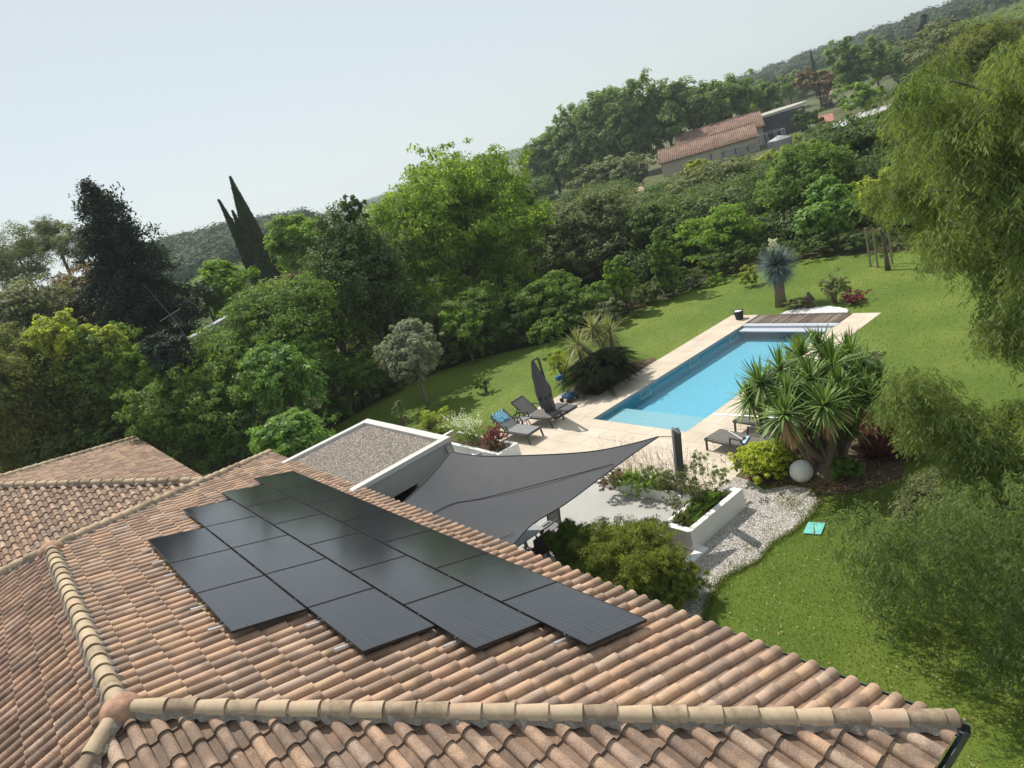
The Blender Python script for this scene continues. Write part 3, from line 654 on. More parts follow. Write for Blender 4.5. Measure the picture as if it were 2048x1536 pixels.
# ---- trees, from the left edge to the right, described by what they look like
P = ('pine_tree', 'tall dark pine with bare stems and open crown against the sky at the left edge')
tree(35, 520, 85, 62, 58, g_olive, 'pine_tree', P[1], airy=.6, lobes=16, dens=2.4, clump=.16, gap=.75, leaf=.17, wid=.3)
tree(105, 475, 40, 38, 60, g_olive, 'pine_tree', 'slim open pine whose thin trunk shows sky on both sides, left of the dark cedar', airy=.55, lobes=13, dens=2.6, clump=.2, gap=.7, leaf=.16, wid=.3)
tree(155, 490, 42, 42, 57, g_olive, 'pine_tree', 'small open pine touching the dark cedar on its left side', airy=.55, lobes=13, dens=2.6, clump=.2, gap=.8, leaf=.16, wid=.3)
tree(190, 620, 100, 72, 48, g_brown, 'shrubby_tree', 'brownish thin leaved tree in front of the dark cedar', airy=.3, gap=.8, dens=1.2)
tree(55, 645, 105, 55, 46, g_grey, 'olive_tree', 'grey green olive tree with rounded crown at the left edge above the pine', clump=.2)
tree(150, 748, 105, 76, 37, g_mid, 'maple_tree', 'maple with yellow green shoot tips above the left end of the tiled roofs', dens=1.1, lobes=18)
tree(118, 680, 60, 46, 36, g_lime, 'young_maple', 'yellow green leafy top rising between the olive tree and the round pine', lobes=9, gap=.7, dens=.8)
tree(215, 695, 42, 46, 35.8, g_lime, 'young_maple', 'yellow green leafy top just right of its taller twin near the antenna mast', lobes=8, gap=.7, dens=.8)
tree(30, 800, 100, 112, 37, g_pine, 'round_pine', 'round olive green pine with fine needles cut by the left edge', leaf=.22, wid=.25, dens=2.2, clump=.14, lobes=22, gap=1.1)
tree(285, 770, 52, 68, 35, g_bright, 'leafy_tree', 'narrow light green tree between the maple and the big round dark tree', lobes=12)
tree(140, 885, 85, 42, 37, g_dark, 'evergreen_bush', 'dark bush behind the ridge of the left tiled roof', cat='bush')
tree(30, 915, 60, 40, 38, g_brown, 'dry_bush', 'dry brownish bush under the round pine by the left roof', cat='bush', gap=.6, dens=.7)
tree(235, 870, 50, 35, 35.5, g_mid, 'leafy_bush', 'mid green bush at the peak of the left tiled roof', cat='bush')
tree(400, 812, 118, 84, 31.5, g_mid, 'round_tree', 'large round dense green tree behind the peak of the left tiled roof', lobes=26, dens=1.4, clump=.12, gap=1.25)
tree(585, 868, 84, 50, 24.5, g_gloss, 'citrus_tree', 'bright green bushy tree at the left corner of the gravel roof', lobes=16, dens=1.3, gap=1.1)
tree(560, 745, 85, 62, 30, g_gloss, 'laurel_tree', 'glossy bright green laurel in front of the reddish green maple', lobes=18, dens=1.2)
tree(665, 765, 62, 58, 34, g_mid, 'rounded_shrub', 'dense round green shrub between the bright laurel and the lone grey tree', cat='bush', lobes=16)
tree(540, 660, 150, 78, 34, g_mid, 'spreading_maple', 'wide spreading green maple below the leaning cypress', lobes=24, dens=1.2)
tree(560, 583, 60, 28, 36, g_brown, 'reddish_maple', 'reddish brown leafy top directly beneath the leaning cypress', lobes=9)
tree(455, 575, 55, 55, 48, g_bright, 'light_green_tree', 'light green tree between the dark cedar and the cypress')
tree(405, 590, 25, 22, 46, g_dark, 'small_oak', 'small dark tree beside the right flank of the big cedar', lobes=8)
tree(620, 490, 72, 62, 50, g_bright, 'leafy_tree', 'bright feathery green tree just right of the leaning cypress', lobes=18)
tree(725, 560, 105, 125, 38, g_dark, 'evergreen_oak', 'tall dark green oak left of the great locust tree', lobes=24, dens=1.2, gap=1.2)
tree(708, 425, 30, 40, 38, g_dark, 'slender_tree', 'thin wispy tree top sticking up left of the great locust tree', lobes=16, gap=.55, airy=.4, dens=1.0)
tree(905, 470, 195, 158, 45, g_robin, 'locust_tree', 'great feathery bright green locust tree in the middle, tallest of the garden edge', lobes=46, dens=1.5, clump=.10, gap=.85, droop=.3)
tree(1040, 430, 58, 66, 50, g_mid, 'leafy_tree', 'mid green tree leaning out right of the great locust tree', lobes=14)
tree(820, 640, 70, 64, 39, g_dark, 'dark_shrub', 'dark shrub filling the gap behind the lone grey tree', cat='bush')
tree(940, 632, 92, 58, 37, g_mid, 'hazel_bush', 'broad green bush on the lawn edge below the locust tree', cat='bush', lobes=18)
tree(925, 655, 40, 42, 35.5, g_bright, 'young_tree', 'bright yellow green sapling in front of the broad bush below the locust', lobes=8, gap=.7)
tree(820, 706, 66, 66, 31, g_silver, 'silver_pear', 'lone silvery grey ornamental tree standing on the lawn', lobes=30, dens=4., leaf=.12, shape='round', clump=.12, gap=1.3, hmin=1, bark=M_BARKG)
tree(1190, 475, 112, 92, 48, g_olive, 'evergreen_oak', 'large rounded olive brown oak right of the locust tree', lobes=26, dens=1.3, gap=1.2)
tree(1330, 490, 85, 80, 46, g_dark, 'bay_tree', 'dark green tree between the olive brown oak and the yellow green shrubs', lobes=18, dens=1.2)
tree(1105, 600, 90, 50, 37, g_mid, 'mixed_bush', 'loose green bush left of the young bright tree by the lawn', cat='bush')
tree(1190, 600, 50, 42, 36, g_mid, 'privet_bush', 'small leafy bush under the olive brown oak', cat='bush')
tree(1238, 550, 34, 42, 36.5, g_bright, 'young_tree', 'young bright green tree in the bed left of the small pear tree', lobes=9)
tree(1332, 522, 42, 58, 37.5, g_mid, 'pear_tree', 'small upright green pear tree with a thin trunk at the lawn edge', lobes=14, dens=1.4, shape='column', hmin=1)
tree(1440, 490, 85, 68, 43, g_bright, 'yellow_green_shrub', 'yellow green sprawling shrubs left of the blue yucca palm', cat='bush', lobes=20, dens=1.2)
tree(1425, 385, 112, 52, 62, g_olive, 'holm_oak', 'wide grey brown holm oak in front of the long barn', lobes=22, dens=1.3)
tree(1618, 408, 88, 100, 48, g_mid, 'holly_tree', 'large dense green tree behind the blue yucca palm', lobes=28, dens=1.4, gap=1.3)
tree(1560, 430, 60, 70, 52, g_dark, 'dark_evergreen', 'dark evergreen between the holm oak and the large dense tree')
tree(1672, 452, 72, 72, 41, g_gloss, 'fig_tree', 'glossy leaved fig tree with pale trunk behind the far lawn', lobes=16, dens=1.3, leaf=.2, wid=.8, bark=M_BARKG)
tree(1728, 330, 118, 88, 58, g_dark, 'holm_oak', 'tall dark holm oak behind the fig tree', lobes=24, dens=1.3, airy=.1)
tree(1757, 405, 42, 62, 34, g_lime, 'staked_tree', 'young pale green tree tied between wooden stakes on the far lawn', lobes=10, gap=.7, hmin=1, dens=1.1)
# clipped pine ball near the barn and village trees
tree(1543, 316, 32, 18, 88, g_lime, 'umbrella_pine', 'small bright round pine at the foot of the metal silo', lobes=9, hmin=1)
tree(1400, 338, 32, 20, 85, g_lime, 'light_bush', 'pale yellow green bush against the barn wall', cat='bush')
tree(1240, 345, 75, 32, 100, g_grey, 'olive_tree', 'grey olive trees clump below the plane trees left of the barn', lobes=14)
tree(1180, 355, 50, 28, 104, g_olive, 'olive_tree', 'darker olive tree at the foot of the plane trees', lobes=8)
tree(1280, 345, 26, 20, 96, g_grey, 'olive_tree', 'small grey olive tree touching the left end of the barn', lobes=8)
for i, (px, py, rx, ry, dd, lb) in enumerate([(1105, 320, 58, 62, 138, 'lowest plane tree at the left end of the row'), (1160, 290, 55, 75, 134, 'second plane tree from the left end of the row'), (1215, 265, 55, 75, 130, 'third plane tree of the row, over the grey olives'),
        (1270, 245, 60, 68, 128, 'plane tree left of the barn roof in the row'), (1330, 225, 62, 65, 128, 'plane tree directly above the barn ridge in the row'), (1400, 212, 60, 50, 130, 'plane tree right of the middle above the barn'),
        (1460, 200, 55, 42, 134, 'plane tree at the right end of the row by the water tower'), (1525, 188, 42, 24, 150, 'low distant plane tree beside the dark round tower')]):
    tree(px, py+6, rx*1.2, ry*1.15, dd, g_plane, 'plane_tree', 'tall green '+lb, group='plane trees behind the barn', lobes=20, dens=1.5, gap=1.25, seed=300+i*7)
tree(1712, 150, 48, 62, 150, g_plane, 'poplar_tree', 'tall light green tree above the village houses', lobes=18, dens=1.3)
tree(1752, 140, 52, 35, 160, g_plane, 'village_tree', 'broad green tree right of the tallest village tree', lobes=12)
tree(1730, 205, 42, 32, 120, g_bright, 'village_tree', 'bright yellow green tree above the pale shed roof', lobes=12)
tree(1635, 160, 45, 32, 165, g_brown, 'stone_pine', 'brown green stone pine with bare trunk over the village houses', airy=.4, lobes=9)
tree(1618, 248, 32, 30, 116, g_dark, 'dark_oak', 'dark round tree between the dark tower and the red roof', lobes=12)
tree(1640, 270, 30, 20, 100, g_dark, 'clipped_bush', 'dark rounded bush right of the metal silo', cat='bush')
tree(1596, 285, 15, 16, 90, g_lime, 'small_bush', 'small lime green bush beside the metal silo', cat='bush', lobes=5)
tree(1575, 160, 30, 16, 190, g_plane, 'village_tree', 'small distant tree left of the brown stone pine', lobes=8)
tree(1790, 110, 55, 35, 170, g_olive, 'village_tree', 'grey green trees mass on the slope under the ridge', lobes=12)
tree(1840, 190, 50, 45, 110, g_dark, 'village_tree', 'dark tree mass behind the pepper tree top', lobes=12)
tree(1850, 70, 22, 30, 210, g_cedar, 'fir_tree', 'dark pointed fir on the ridge left of the cypress clump', shape='cone', lobes=14)
tree(1900, 90, 70, 45, 130, g_olive, 'slope_tree', 'olive green tree mass on the slope below the cypress clump', lobes=14)
tree(1960, 130, 85, 80, 60, g_pine, 'long_needle_pine', 'fresh green pine with upright shoots behind the pepper tree', lobes=22, wid=.25, leaf=.28, dens=1.6)
tree(1880, 270, 80, 100, 50, g_dark, 'backing_tree', 'dark green tree right behind the pepper tree crown', lobes=18, dens=.9)
tree(1960, 300, 100, 120, 45, g_mid, 'backing_tree', 'mid green tree behind the pepper tree at the right edge', lobes=18, dens=.8)
tree(1990, 480, 85, 42, 40, g_mid, 'edge_bush', 'green bush at the far right end of the lawn', cat='bush', lobes=12, dens=.8)
tree(1860, 465, 75, 50, 42, g_dark, 'edge_bush', 'dark bush on the far lawn edge right of the wooden stakes', cat='bush', lobes=12, dens=.9)
# hedge shrubs that close the lawn edge
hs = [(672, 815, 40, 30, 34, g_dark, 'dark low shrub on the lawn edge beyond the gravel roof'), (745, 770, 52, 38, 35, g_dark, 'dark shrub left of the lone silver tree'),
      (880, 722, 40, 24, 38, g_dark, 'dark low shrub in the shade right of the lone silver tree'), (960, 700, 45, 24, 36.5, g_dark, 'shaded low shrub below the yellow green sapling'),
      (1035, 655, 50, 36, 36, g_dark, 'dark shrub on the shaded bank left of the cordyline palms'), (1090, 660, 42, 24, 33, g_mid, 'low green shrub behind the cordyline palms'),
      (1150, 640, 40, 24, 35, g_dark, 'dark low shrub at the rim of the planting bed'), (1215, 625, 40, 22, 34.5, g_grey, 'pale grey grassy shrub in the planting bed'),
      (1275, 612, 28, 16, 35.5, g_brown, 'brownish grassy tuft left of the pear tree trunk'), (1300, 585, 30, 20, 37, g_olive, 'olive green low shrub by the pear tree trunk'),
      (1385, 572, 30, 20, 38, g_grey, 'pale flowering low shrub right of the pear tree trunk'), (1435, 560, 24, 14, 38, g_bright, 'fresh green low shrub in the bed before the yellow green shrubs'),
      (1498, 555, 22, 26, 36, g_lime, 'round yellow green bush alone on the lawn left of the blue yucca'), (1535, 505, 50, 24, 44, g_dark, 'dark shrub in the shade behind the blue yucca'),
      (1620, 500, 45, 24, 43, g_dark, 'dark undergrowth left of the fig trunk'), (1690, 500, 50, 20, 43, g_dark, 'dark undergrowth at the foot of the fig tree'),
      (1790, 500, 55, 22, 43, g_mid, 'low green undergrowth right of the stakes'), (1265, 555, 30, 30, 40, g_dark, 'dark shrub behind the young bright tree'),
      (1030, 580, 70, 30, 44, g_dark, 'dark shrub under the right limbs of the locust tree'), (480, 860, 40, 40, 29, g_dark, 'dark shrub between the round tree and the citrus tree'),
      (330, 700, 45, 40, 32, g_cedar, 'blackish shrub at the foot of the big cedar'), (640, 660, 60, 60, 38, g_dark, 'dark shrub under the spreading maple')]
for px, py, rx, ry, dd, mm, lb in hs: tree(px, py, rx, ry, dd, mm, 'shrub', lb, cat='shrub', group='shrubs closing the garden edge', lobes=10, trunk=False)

hr = random.Random(77); HV = []; HR = []
for i in range(44):
    t = i/43*8.6; k = min(int(t), 8); f = t-k; a_ = hedge[k]; b_ = hedge[k+1]
    x = a_[0]*(1-f)+b_[0]*f+hr.uniform(-.9, -.2)*(1 if k < 5 else .3); y = a_[1]*(1-f)+b_[1]*f+hr.uniform(.1, .7); Rr = hr.uniform(.8, 1.4); hh = hr.uniform(.8, 1.5)
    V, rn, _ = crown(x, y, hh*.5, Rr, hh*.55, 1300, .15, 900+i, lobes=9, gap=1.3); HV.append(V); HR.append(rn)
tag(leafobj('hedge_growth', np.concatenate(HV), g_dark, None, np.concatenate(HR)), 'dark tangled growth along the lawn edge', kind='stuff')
# ---- cedar
def cedar(px, py_top, D, wpx, m, label):
    x, y, zt = atd(px, py_top, D); o = empty('cedar_tree', (x, y, 0), label, 'tree'); r = np.random.default_rng(5); C_ = []; Dv = []
    W = wpx*D/FPX; lev = 34
    for i in range(lev):
        f = i/(lev-1); z = zt*(.05+.95*f)
        rad = W*((1-f)**.62*.95+.04)*(1 if i % 2 else .86)
        for k in range(int(5+10*(1-f))):
            a = r.uniform(0, 2*PI); rl = rad*r.uniform(.65, 1.12); ns = int(6+rl*9)
            for q in range(ns):
                g = (q+1)/ns; C_.append((x+math.cos(a)*rl*g, y+math.sin(a)*rl*g, z+rl*.25*g-rl*.34*g*g+r.normal(0, .08))); Dv.append((math.cos(a), math.sin(a), .12))
    # a second top and ragged tips like the photo's
    for (dx, dz, n_) in ((1.0, -1.3, 34), (-.5, -.8, 22), (1.9, -3.2, 30)):
        for q in range(n_): C_.append((x+dx+r.normal(0, .22), y+dx*.7+r.normal(0, .22), zt+dz+r.uniform(-1.6, .9))); Dv.append((0.2, 0.2, .9))
    C_ = np.array(C_); Dv = np.array(Dv); per = 20; idx = np.repeat(np.arange(len(C_)), per); n = len(idx)
    P_ = C_[idx]+r.normal(0, .16, (n, 3)); A = nrm(Dv[idx]+r.normal(0, .55, (n, 3))-np.array([0, 0, .25])); nn = nrm(r.normal(0, .6, (n, 3))+np.array([0, 0, 1]))
    s = r.uniform(.12, .26, n); leafobj('crown', quads_leaf(P_, A, nn, s, s*.42, .1), m, o)
    MB().tube([(x, y, -.1), (x, y, zt*.5), (x, y, zt-.3)], [.42, .26, .04], 9).build('trunk', M_BARK, o, smooth=True)
cedar(176, 376, 43, 155, g_cedar, 'big blackish cedar, tallest tree on the left side of the photo')
def cypress(x, y, gz, H, R, m, o, seed, n, lean=(0, 0), spires=((0, 0, 1, 1),)):
    r = np.random.default_rng(seed); Vs = []
    for (dx, dy, hf, rf) in spires:
        t = r.uniform(0, 1, n)**.85; h = H*hf; rad = R*rf*np.clip(1-t, 0, 1)**.92*(.75+.25*np.minimum(1, t*6))
        a = r.uniform(0, 2*PI, n); rr = rad*np.where(r.uniform(0, 1, n) < .8, r.uniform(.8, 1.08, n), r.uniform(.2, .8, n))*(1+.10*np.sin(a*5+t*9))
        P_ = np.stack([x+dx*t+rr*np.cos(a)+lean[0]*t, y+dy*t+rr*np.sin(a)+lean[1]*t, gz+.2+h*t], 1)
        A = nrm(np.stack([np.cos(a)*.25, np.sin(a)*.25, np.ones(n)], 1)+r.normal(0, .18, (n, 3))); nn = nrm(np.stack([np.cos(a), np.sin(a), .25*np.ones(n)], 1)+r.normal(0, .4, (n, 3)))
        s = r.uniform(.6, 1.3, n)*max(.18, H*.028); Vs.append(quads_leaf(P_, A, nn, s, s*.34, .1))
    V = np.concatenate(Vs); leafobj('crown', V, m, o)
    MB().tube([(x, y, gz-.1), (x, y, gz+H*.6)], [R*.2, R*.05], 7).build('trunk', M_BARK, o, smooth=True)
x, y, z = atd(545, 580, 62); zt = atd(462, 362, 62)[2]
o = empty('cypress_tree', (x, y, 0), 'dark cypress with three pointed spires rising against the sky', 'tree')
cypress(x, y, 0, zt, 2.2, g_cyp, o, 3, 26000, spires=((-.0, .2, 1.0, .85), (-1.25, -.9, .90, .5), (-.7, -.4, .82, .5)))
for (px, py, D, H, R, lb) in [(1624, 118, 200, 5.2, .9, 'small lone dark cypress above the village, left of the tall light green tree'), (1884, 62, 190, 5.5, .9, 'left cypress of the dark pair on the ridge'), (1912, 52, 190, 7.0, 1.2, 'right, thicker cypress of the dark pair on the ridge')]:
    x, y, z = atd(px, py, D); gz = max(float(terr(np.array(x), np.array(y))), z-H*.8); o = empty('cypress_tree', (x, y, gz-3), lb, 'tree')
    cypress(x, y, gz-3, H+4, R, g_cyp, o, int(px), 2600)

# ---- forests on the hills: nobody could count them
def forest(name, label, pts, size, m, seed, lf):
    r = np.random.default_rng(seed); Vs = []; Rn = []
    for (x, y, s) in pts:
        gz = float(terr(np.array(x), np.array(y))); n = 52; per = 26
        d = sphere_dirs(n, r, .5); c_ = d*r.uniform(.6, 1.0, (n, 1))*np.array([s, s, s*.62])+np.array([x, y, gz+size-s*.55])
        idx = np.repeat(np.arange(n), per); k = n*per; P_ = c_[idx]+r.normal(0, s*.14, (k, 3)); nn = nrm(d[idx]*1.5+r.normal(0, .22, (k, 3))+np.array([0, 0, .5])); A = np.cross(nn, r.normal(0, 1, (k, 3)))
        q = lf*r.uniform(.6, 1.3, k); Vs.append(quads_leaf(P_, A, nn, q, q*.6, .1)); Rn.append(np.clip(r.uniform(0, .7, k)+r.uniform(0, .3), 0, 1))
    o = leafobj(name, np.concatenate(Vs), m, None, np.concatenate(Rn)); return tag(o, label, 'forest', kind='stuff')
def scatter(n, ufun, D0, D1, seed, s0, s1):
    r = random.Random(seed); P_ = []
    for _ in range(n):
        px, py = ufun(r); D = r.uniform(D0, D1); x, y, _z = atd(px, py, D); P_.append((x, y, r.uniform(s0, s1)))
    return P_
forest('pine_forest', 'dark pine forest covering the low hill on the left behind the cypress', scatter(150, lambda r: (r.uniform(290, 620), r.uniform(440, 540)), 175, 290, 1, 3.6, 6.2), 7.5, g_hill, 1, 1.0)
forest('ridge_forest', 'hazy pine woods along the ridge at upper right', scatter(230, lambda r: (r.uniform(1380, 2150), 120), 330, 560, 2, 4.5, 8.0), 8.5, g_hill, 2, 1.7)
forest('slope_woods', 'mixed woods on the slope around the village', scatter(200, lambda r: (r.uniform(1480, 2150), 160), 235, 340, 4, 2.4, 4.2), 5., g_plane, 4, .6)
forest('valley_woods', 'woods in the valley between the locust tree and the plane trees', scatter(150, lambda r: (r.uniform(-60, 1230), 330), 120, 175, 3, 2.2, 3.6), 4.2, g_plane, 3, .48)
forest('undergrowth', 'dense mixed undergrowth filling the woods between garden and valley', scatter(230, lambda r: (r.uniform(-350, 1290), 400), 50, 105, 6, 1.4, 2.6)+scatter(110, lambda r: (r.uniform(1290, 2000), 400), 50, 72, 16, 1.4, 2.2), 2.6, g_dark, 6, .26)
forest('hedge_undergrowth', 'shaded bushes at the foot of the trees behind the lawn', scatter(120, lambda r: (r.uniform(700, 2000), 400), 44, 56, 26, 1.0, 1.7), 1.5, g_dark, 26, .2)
forest('far_forest', 'bluish far hills with woods on the horizon', scatter(260, lambda r: (r.uniform(600, 1500), 330), 1000, 1500, 5, 9, 16), 8, g_hill, 5, 3.2)

# ------------------------------------------------------------------ sword leaved plants
def swords(cs, n, Ln, W, seed, el=(-25, 88), droop=.35, segs=4, axis=None, spread=1.):
    """rosettes of strap leaves; cs list of (x,y,z,scale)"""
    r = np.random.default_rng(seed); VV = []; FF = []; RR = []; b0 = 0
    for (x, y, z, s) in cs:
        a = r.uniform(0, 2*PI, n); e = np.radians(r.uniform(el[0], el[1], n)); L_ = Ln*s*r.uniform(.7, 1.1, n)*(1-.15*(e > 1.2))
        d = np.stack([np.cos(e)*np.cos(a), np.cos(e)*np.sin(a), np.sin(e)], 1)
        side = nrm(np.cross(d, [0, 0, 1.])+1e-6); dr = droop*r.uniform(.3, 1.4, n)*np.cos(e)
        ring = []
        for k in range(segs+1):
            t = k/segs; wd = W*s*(np.sin(PI*min(.999, .18+.82*t))**.7 if k < segs else .02)
            c = np.array([x, y, z])+d*(L_*t)[:, None]+np.array([0, 0, -1])*(L_*dr*t*t)[:, None]
            ring.append(np.stack([c-side*wd/2, c+side*wd/2], 1))
        V = np.stack(ring, 1).reshape(n, -1, 3); F = np.array([(2*k, 2*k+1, 2*k+3, 2*k+2) for k in range(segs)])
        VV.append(V.reshape(-1, 3)); FF.append((F[None]+(np.arange(n)*(segs+1)*2)[:, None, None]+b0).reshape(-1, 4)); b0 += n*(segs+1)*2
        RR.append(np.repeat(r.uniform(0, 1, n), segs))
    return np.concatenate(VV), np.concatenate(FF), np.concatenate(RR)
def swordobj(name, m, parent, *a, **k):
    V, F, R = swords(*a, **k); return mesh_from(name, V, F, m, parent, attrs=[('rnd', 'FACE', R)])
M_YTR = plain('yucca_trunk', (.20, .155, .11), .9, var=.3, vs=7, bs=.8, bd=.02, bsc=22)
yb = (-8.95, 14.05, 0)
yu = empty('giant_yucca', yb, 'giant multi trunk yucca with sword leaf rosettes in front of the pool end', 'yucca tree')
ros = [(1520, 768, 16.7, 1), (1560, 740, 17.1, 1), (1602, 715, 17.7, 1), (1666, 730, 17.2, 1.1), (1640, 700, 18.0, .95), (1700, 712, 18.0, .95), (1648, 812, 15.7, 1.), (1569, 830, 15.6, 1.),
       (1734, 795, 16.6, 1.), (1712, 762, 17.4, 1), (1622, 758, 16.6, .9), (1606, 800, 16.4, .8), (1690, 800, 16.2, .8), (1760, 760, 17.8, .8), (1575, 785, 16.2, .85)]
ros += [(1500, 800, 16.9, .85), (1545, 780, 17.2, .9), (1592, 770, 17.4, .9), (1640, 780, 17.2, .9), (1680, 770, 16.6, .9), (1725, 735, 18.2, .9), (1585, 735, 18.2, .8), (1625, 850, 16.6, .8), (1700, 850, 16.9, .8)]
RC = [atd(px, py, D)+(s,) for px, py, D, s in ros]
swordobj('leaves', g_sword, yu, RC, 100, .82, .052, 11, el=(-38, 88), droop=.25)
swordobj('dead_leaves', g_dry, yu, [(c[0], c[1], c[2]-.12, c[3]) for k, c in enumerate(RC) if k in (4, 6, 7, 8, 9, 11, 12)], 60, .62, .035, 12, el=(-88, -52), droop=.1)
swordobj('dead_leaves', g_dry, yu, [(c[0]*.9+yb[0]*.1, c[1]*.9+yb[1]*.1, c[2]-.5, .8) for k, c in enumerate(RC) if k in (6, 7, 8, 3)], 40, .5, .03, 13, el=(-88, -62), droop=.1)
r = random.Random(3)
for k, c in enumerate(RC):
    a = 2*PI*k/len(RC); s_ = (yb[0]+.28*math.cos(a), yb[1]+.28*math.sin(a), -.05); e_ = c[:3]; mid = (s_[0]*.45+e_[0]*.55+r.uniform(-.1, .1), s_[1]*.45+e_[1]*.55+r.uniform(-.1, .1), e_[2]*.36)
    pts = []
    for q in range(8):
        t = q/7; pts.append([(1-t)**2*s_[i]+2*t*(1-t)*mid[i]+t*t*e_[i] for i in range(3)])
    MB().tube(pts, [.15, .11, .085, .075, .07, .065, .06, .05], 8).build('trunk', M_YTR, yu, smooth=True)
MB().lathe((yb[0], yb[1], -.05), [(.55, 0), (.45, .12), (.30, .28), (.15, .4), (0, .42)], 14).build('trunk_base', M_YTR, yu, smooth=True)
# blue yucca with its flower
x, y, z = (-17.55, 26.2, 0); hx, hy, hz = atd(1553, 530, math.hypot(x, y))
by = empty('blue_yucca', (x, y, 0), 'blue grey yucca palm with round needle head and cream flower spike beyond the pool', 'yucca tree')
swordobj('leaf_head', g_blue, by, [(hx, hy, hz, 1.)], 1900, 1.0, .026, 21, el=(-72, 88), droop=.12, segs=2)
MB().tube([(x, y, -.05), (x*.6+hx*.4, y*.6+hy*.4, hz*.4), (hx, hy, hz-.1)], [.25, .21, .24], 14).build('trunk', plain('thatch_trunk', (.27, .21, .145), .95, var=.4, vs=18, bs=1., bd=.03, bsc=40), by, smooth=True)
swordobj('trunk_thatch', g_dry, by, [(hx*(1-t)+x*t, hy*(1-t)+y*t, hz*(1-t)-.15, .42) for t in (0, .15, .3, .45, .6, .75, .88)], 60, .8, .03, 22, el=(-89, -78), droop=.0, segs=2)
V, rn, _ = crown(hx+.02, hy, hz+.72, .26, .60, 2600, .07, 5, lobes=8); leafobj('flower_spike', V, leafmat('petal_cream', (.50, .50, .30), (.78, .77, .55), .3), by, rn)
# cordyline clump
cb = (-21.0, 19.3, 0); co = empty('cordyline_palm', cb, 'clump of three shaggy cordyline palms beside the pool coping', 'palm')
hd = [atd(1155, 688, 27.5)+(1.1,), atd(1186, 660, 28.3)+(1.15,), atd(1219, 666, 28.3)+(1.25,), atd(1160, 712, 27.)+(.8,)]
swordobj('leaves', leafmat('leaf_cordyline', (.06, .085, .025), (.20, .23, .09), .3, rough=.4), co, hd, 170, .88, .03, 31, el=(-60, 88), droop=.45)
swordobj('dead_leaves', g_dry, co, [(c[0], c[1], c[2]-.1, 1) for c in hd], 55, .7, .022, 32, el=(-89, -50), droop=.1)
for k, c in enumerate(hd): MB().tube([(cb[0]+.15*k-.2, cb[1]+.1*k, -.05), ((cb[0]+c[0])/2+.05, (cb[1]+c[1])/2, c[2]*.4), c[:3]], [.16, .12, .09], 9).build('trunk', M_BARKG, co, smooth=True)
g_cycad = leafmat('leaf_cycad_dark', (.006, .014, .004), (.022, .040, .011), .04, rough=.8, spec=.03, gain=.55)
# sago cycad
def cycad(c, R, H, n, m, parent, seed):
    r = np.random.default_rng(seed); V = []
    for i in range(n):
        a = r.uniform(0, 2*PI); e = math.radians(r.uniform(5, 80)); L_ = R*r.uniform(.85, 1.1); d = np.array([math.cos(a), math.sin(a), 0.])
        t = np.linspace(.12, 1, 34); X = np.array(c)+d*(L_*math.cos(e*.7)*t)[:, None]+np.array([0, 0, 1.])*((math.sin(e)*H*1.5*t-H*1.05*t**2*(.5+math.sin(e)*.55)))[:, None]
        T = nrm(np.gradient(X, axis=0)); S = nrm(np.cross(T, [0, 0, 1.])); U = np.cross(S, T)
        for sg in (-1, 1):
            ll = .20*np.sin(PI*(.12+.85*t))**.6; A = nrm(S*sg+T*.55+U*.18); P_ = X+A*(ll/2)[:, None]; V.append(quads_leaf(P_, A, U, ll, .030*np.ones(len(t)), 0.))
    return leafobj('fronds', np.concatenate(V), m, parent)
cc_ = (-19.85, 17.25, .55); cy = empty('sago_cycad', (cc_[0], cc_[1], 0), 'dark arching sago cycad spilling over the left pool coping', 'cycad')
cycad(cc_, 1.6, 1.05, 190, g_cycad, cy, 4); cycad((cc_[0]+.3, cc_[1]+.5, .75), 1.45, 1.0, 130, g_cycad, cy, 5)
MB().tube([(cc_[0], cc_[1], -.05), (cc_[0], cc_[1], .7)], [.22, .18], 10).build('trunk', M_BARK, cy)
def bush(px, py, rx, ry, D, m, name, label, cat='bush', **kw):
    kw.setdefault('leaf', .07); kw.setdefault('dens', 2.0); kw.setdefault('lobes', 12); kw.setdefault('clump', .15)
    return tree(px, py, rx, ry, D, m, name, label, cat=cat, **kw)
bush(1122, 735, 30, 42, 28.2, g_lime, 'bamboo_bush', 'pale yellow green bamboo bush left of the sago cycad', wid=.25, droop=.4)
bush(1538, 930, 62, 50, 16.9, g_yel, 'dome_shrub', 'bright lime yellow dome shaped shrub beside the white ball lamp', leaf=.055, dens=4.5, lobes=26, clump=.10, gap=1.3, wid=.7)
bush(1600, 905, 33, 36, 17.5, g_dark, 'dark_shrub', 'dark leaved shrub between the lime dome and the yucca trunks', leaf=.07)
bush(1510, 800, 24, 44, 18.6, g_lime, 'yellow_green_shrub', 'thin yellow green shrub behind the left yucca rosettes by the pool', wid=.25, gap=.7)
bush(1665, 577, 32, 26, 30.5, g_olive, 'feathery_shrub', 'round feathery green shrub between the blue yucca and the purple shrub')
bush(1707, 598, 30, 18, 30, g_purp, 'purple_shrub', 'dark purple red leaved low shrub beyond the pool end')
bush(1738, 716, 30, 16, 22, g_grey, 'silver_shrub', 'low silvery white shrub on the lawn behind the yucca', dens=2.5)
bush(1600, 603, 34, 9, 30.5, g_olive, 'ground_cover', 'low green ground cover at the foot of the blue yucca', dens=2)
bush(1770, 890, 60, 42, 17.6, g_purp, 'flax_plant', 'dark bronze leaved plant behind the right side of the yucca', wid=.12, leaf=.35, gap=.7, dens=1.)
bush(1240, 1128, 128, 84, 13.0, g_bamboo, 'bamboo_shrub', 'large feathery yellow green bamboo shrub below the patio', leaf=.095, wid=.16, droop=.45, dens=5.0, lobes=44, clump=.10, gap=.85)
